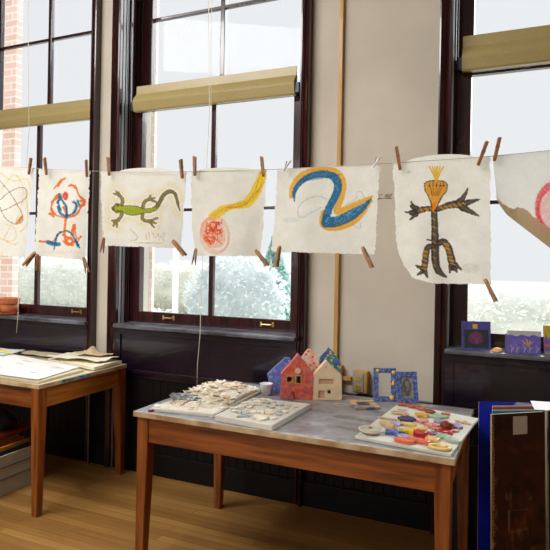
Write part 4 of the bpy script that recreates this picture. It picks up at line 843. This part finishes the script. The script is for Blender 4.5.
# ------------------------------------------------------------------ left table papers
Tz = T
def loose(name, P, z, h, m, label, cat, bend=0, seed=0, painter=None, base=(232, 228, 216)):
    n = 36; cxx = sum(p[0] for p in P)/4; cyy = sum(p[1] for p in P)/4
    def pf(u, v):
        X = (P[0][0]*(1-u)+P[1][0]*u)*(1-v)+(P[3][0]*(1-u)+P[2][0]*u)*v; Y = (P[0][1]*(1-u)+P[1][1]*u)*(1-v)+(P[3][1]*(1-u)+P[2][1]*u)*v
        Z = z+h+bend*(vnoise(u*3+seed, v*3, seed)*.7+.3*vnoise(u*7, v*7, seed+1)); return np.stack([X, Y, Z], 1), u*100, v*100
    o = paint_grid(name, 90, 90, pf, painter or (lambda c: None), m, base=base, mott=10, fr=.05, thick=(0, 0, -h*.98)); return tag(o, label, cat)
pm = vcmat('matte_paper', .9)
def news(c):
    rnn = random.Random(4)
    for _ in range(16):
        x, y = rnn.uniform(5, 90), rnn.uniform(5, 90); c.line([(x, y), (x+rnn.uniform(3, 9), y+rnn.uniform(-1, 1))], rnn.choice([(110, 124, 140), (150, 150, 140), (160, 140, 110), (90, 110, 140)]), rnn.uniform(.6, 1.8), a=.75, tex=.6, soft=1)
loose('newsprint_stack', [(-3.62, 2.46), (-2.565, 2.452), (-2.60, 2.86), (-3.66, 2.88)], Tz, .012, pm, 'thick stack of newsprint under the top drawing sheets', 'paper stack', .003, 3, base=(206, 190, 160))
loose('drawing_sheet', [(-3.70, 2.475), (-2.585, 2.47), (-2.66, 2.885), (-3.72, 3.08)], Tz+.0165, .004, pm, 'large white sheet with small printed pictures at the table corner', 'sheet', .004, 5, news, (232, 230, 226))
loose('poster_sheet', [(-4.0, 2.90), (-3.40, 2.93), (-3.42, 3.14), (-4.0, 3.16)], Tz+.026, .002, pm, 'sheet printed in yellow, magenta and teal at the left of the table', 'sheet', .012, 6, lambda c: (c.ell(60, 40, 40, 26, (240, 220, 90), a=.9), c.ell(40, 60, 34, 16, (220, 110, 180), a=.8), c.line([(5, 20), (95, 30)], (110, 180, 190), 6, a=.8)), (220, 224, 222))
loose('cardboard_sheet', [(-3.46, 3.11), (-3.08, 3.11), (-3.08, 3.21), (-3.46, 3.21)], Tz+.004, .012, pm, 'brown cardboard sheet lying at the back of the left table', 'cardboard', .016, 7, base=(196, 182, 160))
loose('open_portfolio', [(-3.04, 2.99), (-2.555, 2.905), (-2.57, 3.20), (-3.06, 3.20)], Tz+.0005, .020, pm, 'thick cream portfolio of papers at the right end of the left table', 'portfolio', .010, 8, lambda c: c.ell(80, 60, 24, 12, (200, 206, 216), a=.4, tex=.5), (240, 230, 204))
loose('portfolio_cover', [(-3.02, 2.96), (-2.60, 2.99), (-2.58, 3.18), (-3.0, 3.215)], Tz+.036, .003, pm, 'curling cream paper lying on the thick portfolio', 'sheet', .022, 12, base=(244, 236, 214))
def crump(name, x0, x1, y0, y1, z0, hh, label, base, seed):
    def pf(u, v):
        X = x0+(x1-x0)*u; Y = y0+(y1-y0)*v; Z = z0+hh*np.exp(-np.abs((u-.42)/.13)**1.3-((v-.6)/.4)**2)+.006*vnoise(u*6, v*6, seed); return np.stack([X, Y, Z], 1), u*100, v*100
    o = paint_grid(name, 50, 50, pf, lambda c: None, pm, base=base, mott=16, fr=.08, thick=(0, 0, -.0015)); return tag(o, label, 'paper')
crump('kraft_paper', -2.90, -2.64, 3.08, 3.20, Tz+.064, .05, 'brown kraft paper peaking up at the back of the portfolio', (206, 184, 150), 4)

# ------------------------------------------------------------------ things under the left table
bxm = mat('grey_white_box', (190, 182, 168), .8, noise=.05)
fb_ = empty('storage_box', (-3.22, 2.66, 0)); tag(fb_, 'grey white storage crate of folders under the left table', 'box')
bm = bmesh.new()
for x0, x1, y0, y1 in ((-.26, .26, -.20, -.188), (-.26, .26, .188, .20), (-.26, -.248, -.188, .188), (.248, .26, -.188, .188)): box(bm, x0, x1, y0, y1, 0, .25, bev=.002)
box(bm, -.248, .248, -.188, .188, .0, .01); build('crate_body', bm, bxm, fb_)
for z in (.10, .175): build('ridge', B(-.266, .266, -.206, .206, z, z+.012, bev=.003), mat('grey_ridge', (120, 118, 116), .8), fb_)
fcol = [('black', (26, 26, 30)), ('yellow', (226, 160, 40)), ('orange', (214, 110, 36)), ('yellow', (232, 172, 50)), ('black', (24, 24, 28)), ('orange', (206, 100, 30)), ('black', (30, 28, 32)), ('red', (150, 44, 30))]
for k, (nm, cc) in enumerate(fcol):
    x = -2.985-k*.045; bm = bmesh.new(); box(bm, -.008, .008, -.17, .165, 0, .262+.009*k, bev=.002); o = build('file_folder', bm, mat('folder_'+nm+str(k), cc, .6), loc=(x, 2.66, .0105)); tag(o, nm+' folder standing in the crate under the left table, ' + ('nearest', 'second', 'third', 'fourth', 'fifth', 'sixth', 'seventh', 'farthest')[k]+' from the table leg', 'folder', 'folders in the crate')
bm = bmesh.new(); box(bm, -.20, .19, -.17, .17, 0, .022, bev=.006); tag(build('red_binder', bm, mat('red_brown_binder', (140, 50, 34), .5), loc=(-3.24, 2.70, .3285), rz=.05), 'red brown binder lying on the folders', 'binder')
bm = bmesh.new(); bmesh.ops.create_icosphere(bm, subdivisions=3, radius=1)
for v in bm.verts: v.co = Vector((v.co.x*.19, v.co.y*.12, max(-.8, v.co.z)*.06))*(.85+.3*float(vnoise(np.array([v.co.x*2+5]), np.array([v.co.y*3+v.co.z*2]), 2)[0]))
bag = empty('black_bag', (-3.24, 2.71, .352)); tag(bag, 'black cloth bag lying on the red brown binder', 'bag'); bmesh.ops.translate(bm, vec=(0, 0, .055), verts=bm.verts); build('bag_body', bm, mat('black_cloth', (30, 30, 38), .8), bag, smooth=True)
bm = bmesh.new(); tube(bm, [(-.1, -.08, .09), (-.06, -.1, .12), (.04, -.1, .12), (.09, -.08, .09)], .009); build('bag_handle', bm, mat('black_cloth', (30, 30, 38), .8), bag)

# ------------------------------------------------------------------ sill things
SZ = 1.0305
terra = mat('terracotta', (206, 122, 76), .8, col2=(186, 104, 62), nscale=20)
pp = empty('flower_pot', (-3.79, 3.31, SZ)); tag(pp, 'empty terracotta flower pot on the left window sill', 'flower pot')
pp.scale = (1, 1, 1.17); bm = bmesh.new(); lathe(bm, [(.058, .012), (.076, .078), (.070, .078), (.054, .02)], 36); build('pot_body', bm, terra, pp, smooth=True)
bm = bmesh.new(); lathe(bm, [(.083, .078), (.086, .112), (.078, .114), (.074, .08)], 36); build('pot_rim', bm, terra, pp)
bm = bmesh.new(); lathe(bm, [(.06, 0), (.083, .012), (.079, .013), (.058, .004)], 36); build('saucer', bm, terra, pp)
def tile(bx, by, Wp, Hp, painter, base, label, yaw, lean, Y, name, cat, tk=.012):
    o0 = at(bx, by, 1, Y); o0.z = SZ; s_ = depth(o0)/FPX; W, H = Wp*s_, Hp*s_
    r = empty(name, o0, 0); r.rotation_euler = (math.radians(-lean), 0, YAW+yaw); tag(r, label, cat)
    def pf(u, v): X = -W/2+u*W; Z = v*H; return np.stack([X, X*0, Z], 1), u*100, (1-v)*100
    paint_grid('painted_face', 110, 110, pf, painter, glazem, r, base=base, mott=24, fr=.12, thick=(0, .0015, 0))
    build('tile_body', B(-W/2, W/2, .0016, tk, 0, H, bev=.002), mat('tile_back', (90, 84, 120), .7), r); return r
def t1(c):
    c.poly([(8, 30), (92, 30), (92, 94), (8, 94)], (50, 62, 60), a=1, tex=.2); c.ell(48, 60, 26, 22, (120, 60, 96), a=.95, tex=.3, fr=.25); c.ell(48, 42, 5, 10, (120, 60, 96), a=.8)
    for x in (30, 40, 50, 60, 68): c.line([(50, 78), (x, 44)], (150, 84, 120), 1.2, a=.6, tex=.4)
    c.poly([(37, 10), (55, 10), (55, 26), (37, 26)], (214, 176, 60)); c.poly([(34, 8), (37, 8), (37, 28), (34, 28)], (40, 36, 60)); c.line([(10, 80), (90, 88)], (50, 80, 60), 3, a=.5, tex=.5)
tile(476.8, 346.6, 28.5, 28, t1, (86, 80, 150), 'dark violet tile of a plum flower under a yellow square, on right sill', -.05, 8, 3.30, 'painted_tile', 'tile')
def t2(c):
    for x in (12, 28, 50, 66, 88):
        c.line([(x, 96), (x+3, 70), (x-3, 52)], (190, 170, 130), 1.6, a=.85, tex=.4); c.line([(x, 88), (x+8, 66)], (214, 196, 130), 1.4, a=.8, tex=.4)
    for k, (x, y) in enumerate(((46, 30), (58, 24), (68, 32), (76, 38), (62, 46), (52, 44))): c.line([(64, 58), (x, y)], (216, 176, 120), 3, a=.9, tex=.3); c.line([(66, 56), (x+4, y+3)], (90, 60, 60), .9, a=.7)
r = tile(523.8, 354.8, 32, 18.6, t2, (118, 108, 200), 'violet box with a tan flower and pale wavy top on right sill', -.10, 0, 3.275, 'painted_box', 'clay box', .045)
s_ = depth(r.location)/FPX; W, H = 32*s_, 18.6*s_
bm = bmesh.new(); P = [(-W/2, H)]; P += [(-W/2+W*k/24, H+.003*math.sin(k*.9)) for k in range(25)]; P = [(-W/2+W*k/24, H-.003+.004*math.sin(k*.75)) for k in range(25)]+[(W/2, H+4.2*s_), (-W/2, H+4.4*s_)]
holed(bm, P, [], -.001, .008); o = build('wavy_top', bm, mat('pale_grey_glaze', (206, 206, 212), .4, noise=.06, nscale=40), r); o['label'] = 'pale grey wavy top edge'
def t3(c):
    c.poly([(0, 45), (8, 30), (14, 48), (22, 36), (34, 52), (60, 40), (100, 50), (100, 100), (0, 100)], (110, 90, 170), a=.95, tex=.1); c.line([(0, 66), (100, 68)], (226, 110, 60), 5, a=.8, tex=.5); c.line([(0, 92), (100, 94)], (150, 170, 110), 5, a=.8, tex=.4)
tile(558.6, 353.6, 26.5, 29.5, t3, (206, 172, 50), 'yellow and purple painted tile at right end of the right sill', -.08, 8, 3.30, 'painted_tile', 'tile')
p = at(496.4, 351, 1, 3.26); bm = bmesh.new(); bmesh.ops.create_icosphere(bm, subdivisions=3, radius=1)
for v in bm.verts: k = 1-.55*max(0, -v.co.x)**1.5; v.co = Vector((v.co.x*.033, v.co.y*.020*k, max(0, v.co.z+.1)*.022*k))
tag(build('shell_piece', bm, mat('orange_cream', (236, 196, 140), .5, col2=(214, 140, 80), nscale=40), loc=(p.x, 3.268, SZ), smooth=True, rz=.1), 'orange cream shell shaped piece between two painted tiles on the sill', 'shell')

# ------------------------------------------------------------------ boards leaning at the right
def lean_board(name, TLp, d, Wm, H, yaw, lean, th, painter, base, label, nx=60, ny=120, zoff=0):
    """TLp pixel of its top left corner, d camera distance; stands on the floor, leaning back"""
    r0 = ray(*TLp); top = Vector((0, 0, CAMH))+r0*d; L = top.z/math.cos(math.radians(lean))
    xv = Vector((math.cos(YAW+yaw), math.sin(YAW+yaw), 0)); nv = Vector((-xv.y, xv.x, 0))
    base_ = Vector((top.x, top.y, 0))-nv*(L*math.sin(math.radians(lean)))
    r = empty(name, base_+xv*Wm/2+Vector((0, 0, .002)), YAW+yaw); r.rotation_euler = (math.radians(-lean), 0, YAW+yaw); tag(r, label, 'board')
    def pf(u, v): X = -Wm/2+u*Wm; Z = v*L; return np.stack([X, X*0, Z], 1), u*Wm*100, (1-v)*L*100
    paint_grid('painted_face', nx, ny, pf, painter, vcmat('satin_paint', .35), r, base=base, mott=10, fr=.08, thick=(0, .001, 0))
    build('board_core', B(-Wm/2, Wm/2, .0011, th, 0, L-.001, bev=.001), mat('board_edge', (190, 170, 130), .8), r); return r
def pb(c): c.line([(17.5, 1), (21, 1.2), (25, 2)], (206, 206, 224), 1.4, a=.8, tex=.3); c.line([(5, 15), (12, 1)], (60, 90, 200), 2, a=.15, tex=.5)
lean_board('blue_board', (479, 402), 2.60, .60, 0, -.02, 1.6, .006, pb, (28, 44, 190), 'large bright blue board leaning behind the brown painted board')
lean_board('teal_board', (492.5, 410.2), 2.50, .40, 0, .10, 1.6, .006, lambda c: c.line([(0, 0), (60, 0)], (230, 228, 224), .35), (40, 140, 190), 'teal board showing as a strip behind the brown painted board')
lean_board('rust_board', (493, 406.3), 2.54, .40, 0, .10, 1.6, .008, lambda c: c.line([(0, 0), (60, 0)], (222, 206, 190), .3), (160, 80, 50), 'rust red board between the teal and the blue boards')
def pbr(c):
    rn_ = random.Random(31)
    for _ in range(70):
        x, y = rn_.uniform(-2, 24), rn_.uniform(2, 88); c.line([(x, y), (x+rn_.uniform(-6, 10), y+rn_.uniform(-3, 3))], rn_.choice([(36, 16, 12), (92, 44, 24), (58, 26, 16), (24, 12, 10), (80, 38, 22)]), rn_.uniform(.6, 2.6), a=.6, tex=.7, soft=1, fr=.5)
    for _ in range(16): x, y = rn_.choice([rn_.uniform(-1, 3), rn_.uniform(0, 24)]), rn_.uniform(20, 88); c.line([(x, y), (x+rn_.uniform(-1, 4), y+rn_.uniform(-2, 5))], (138, 104, 76), rn_.uniform(.3, 1.2), a=.55, tex=.9, soft=.8, fr=.8)
    for _ in range(24): x, y = rn_.uniform(0, 22), rn_.uniform(30, 85); c.line([(x, y), (x+.2, y+rn_.uniform(2, 9))], rn_.choice([(130, 90, 56), (28, 14, 12), (20, 12, 14)]), .5, a=.45, tex=.7)
    c.line([(8, 40), (8, 48)], (150, 130, 120), .35, a=.7); c.line([(8, 49), (17, 48)], (120, 90, 80), .3, a=.6); c.line([(7.6, 40), (18, 40)], (120, 86, 70), .25, a=.5)
    for k in range(60): c.line([(.3, k*1.5), (.3+rn_.uniform(0, .8), k*1.5+1.6)], (206, 170, 120), .25, a=.8, tex=.4)
lb_ = lean_board('brown_board', (492, 415), 2.35, .253, 0, .25, 1.8, .012, pbr, (62, 28, 18), 'tall board painted streaky dark brown with a pale square label', 90, 260)
d_ = 2.35
bm = bmesh.new(); L = [c for c in lb_.children if c.name.startswith('board_core')][0].dimensions.z
bm = bmesh.new(); box(bm, -.1265+.100, -.1265+.168, -.0012, -.0002, L-.087, L-.012); o = build('paper_label', bm, mat('label_paper', (200, 190, 176), .9, noise=.06, nscale=60), lb_); o['label'] = 'pale blank square label'
lean_board('dark_board', (547, 411), 2.44, .25, 0, .28, 1.8, .012, lambda c: (c.line([(0.3, 0), (.3, 90)], (206, 186, 140), .35), c.line([(2, 10), (8, 60)], (30, 50, 60), 3, a=.5, tex=.6)), (26, 24, 26), 'dark board with a pale edge right of the brown painted board')
# white paper laid over the boards' tops
p = at(541, 405, 1, 2.76); bm = bmesh.new(); box(bm, -.035, .12, -.04, .04, 0, .002); o = build('white_sheet', bm, mat('white_paper', (236, 236, 240), .8), loc=(p.x, 2.76, p.z-.004)); o.rotation_euler = (math.radians(14), 0, .2); tag(o, 'white paper lying over the tops of the leaning boards', 'sheet')
# black portfolio case between the table and the boards
cs = empty('black_portfolio', (-.22, 3.13, 0), .04); tag(cs, 'black portfolio case standing behind the right corner of the work table', 'portfolio')
build('case_body', B(-.13, .09, -.02, .02, .0, .56, bev=.008), mat('black_case', (14, 16, 22), .5), cs)
build('handle_tab', B(.012, .034, -.028, -.02, .42, .49, bev=.002), mat('tan_tape', (120, 100, 74), .7), cs)
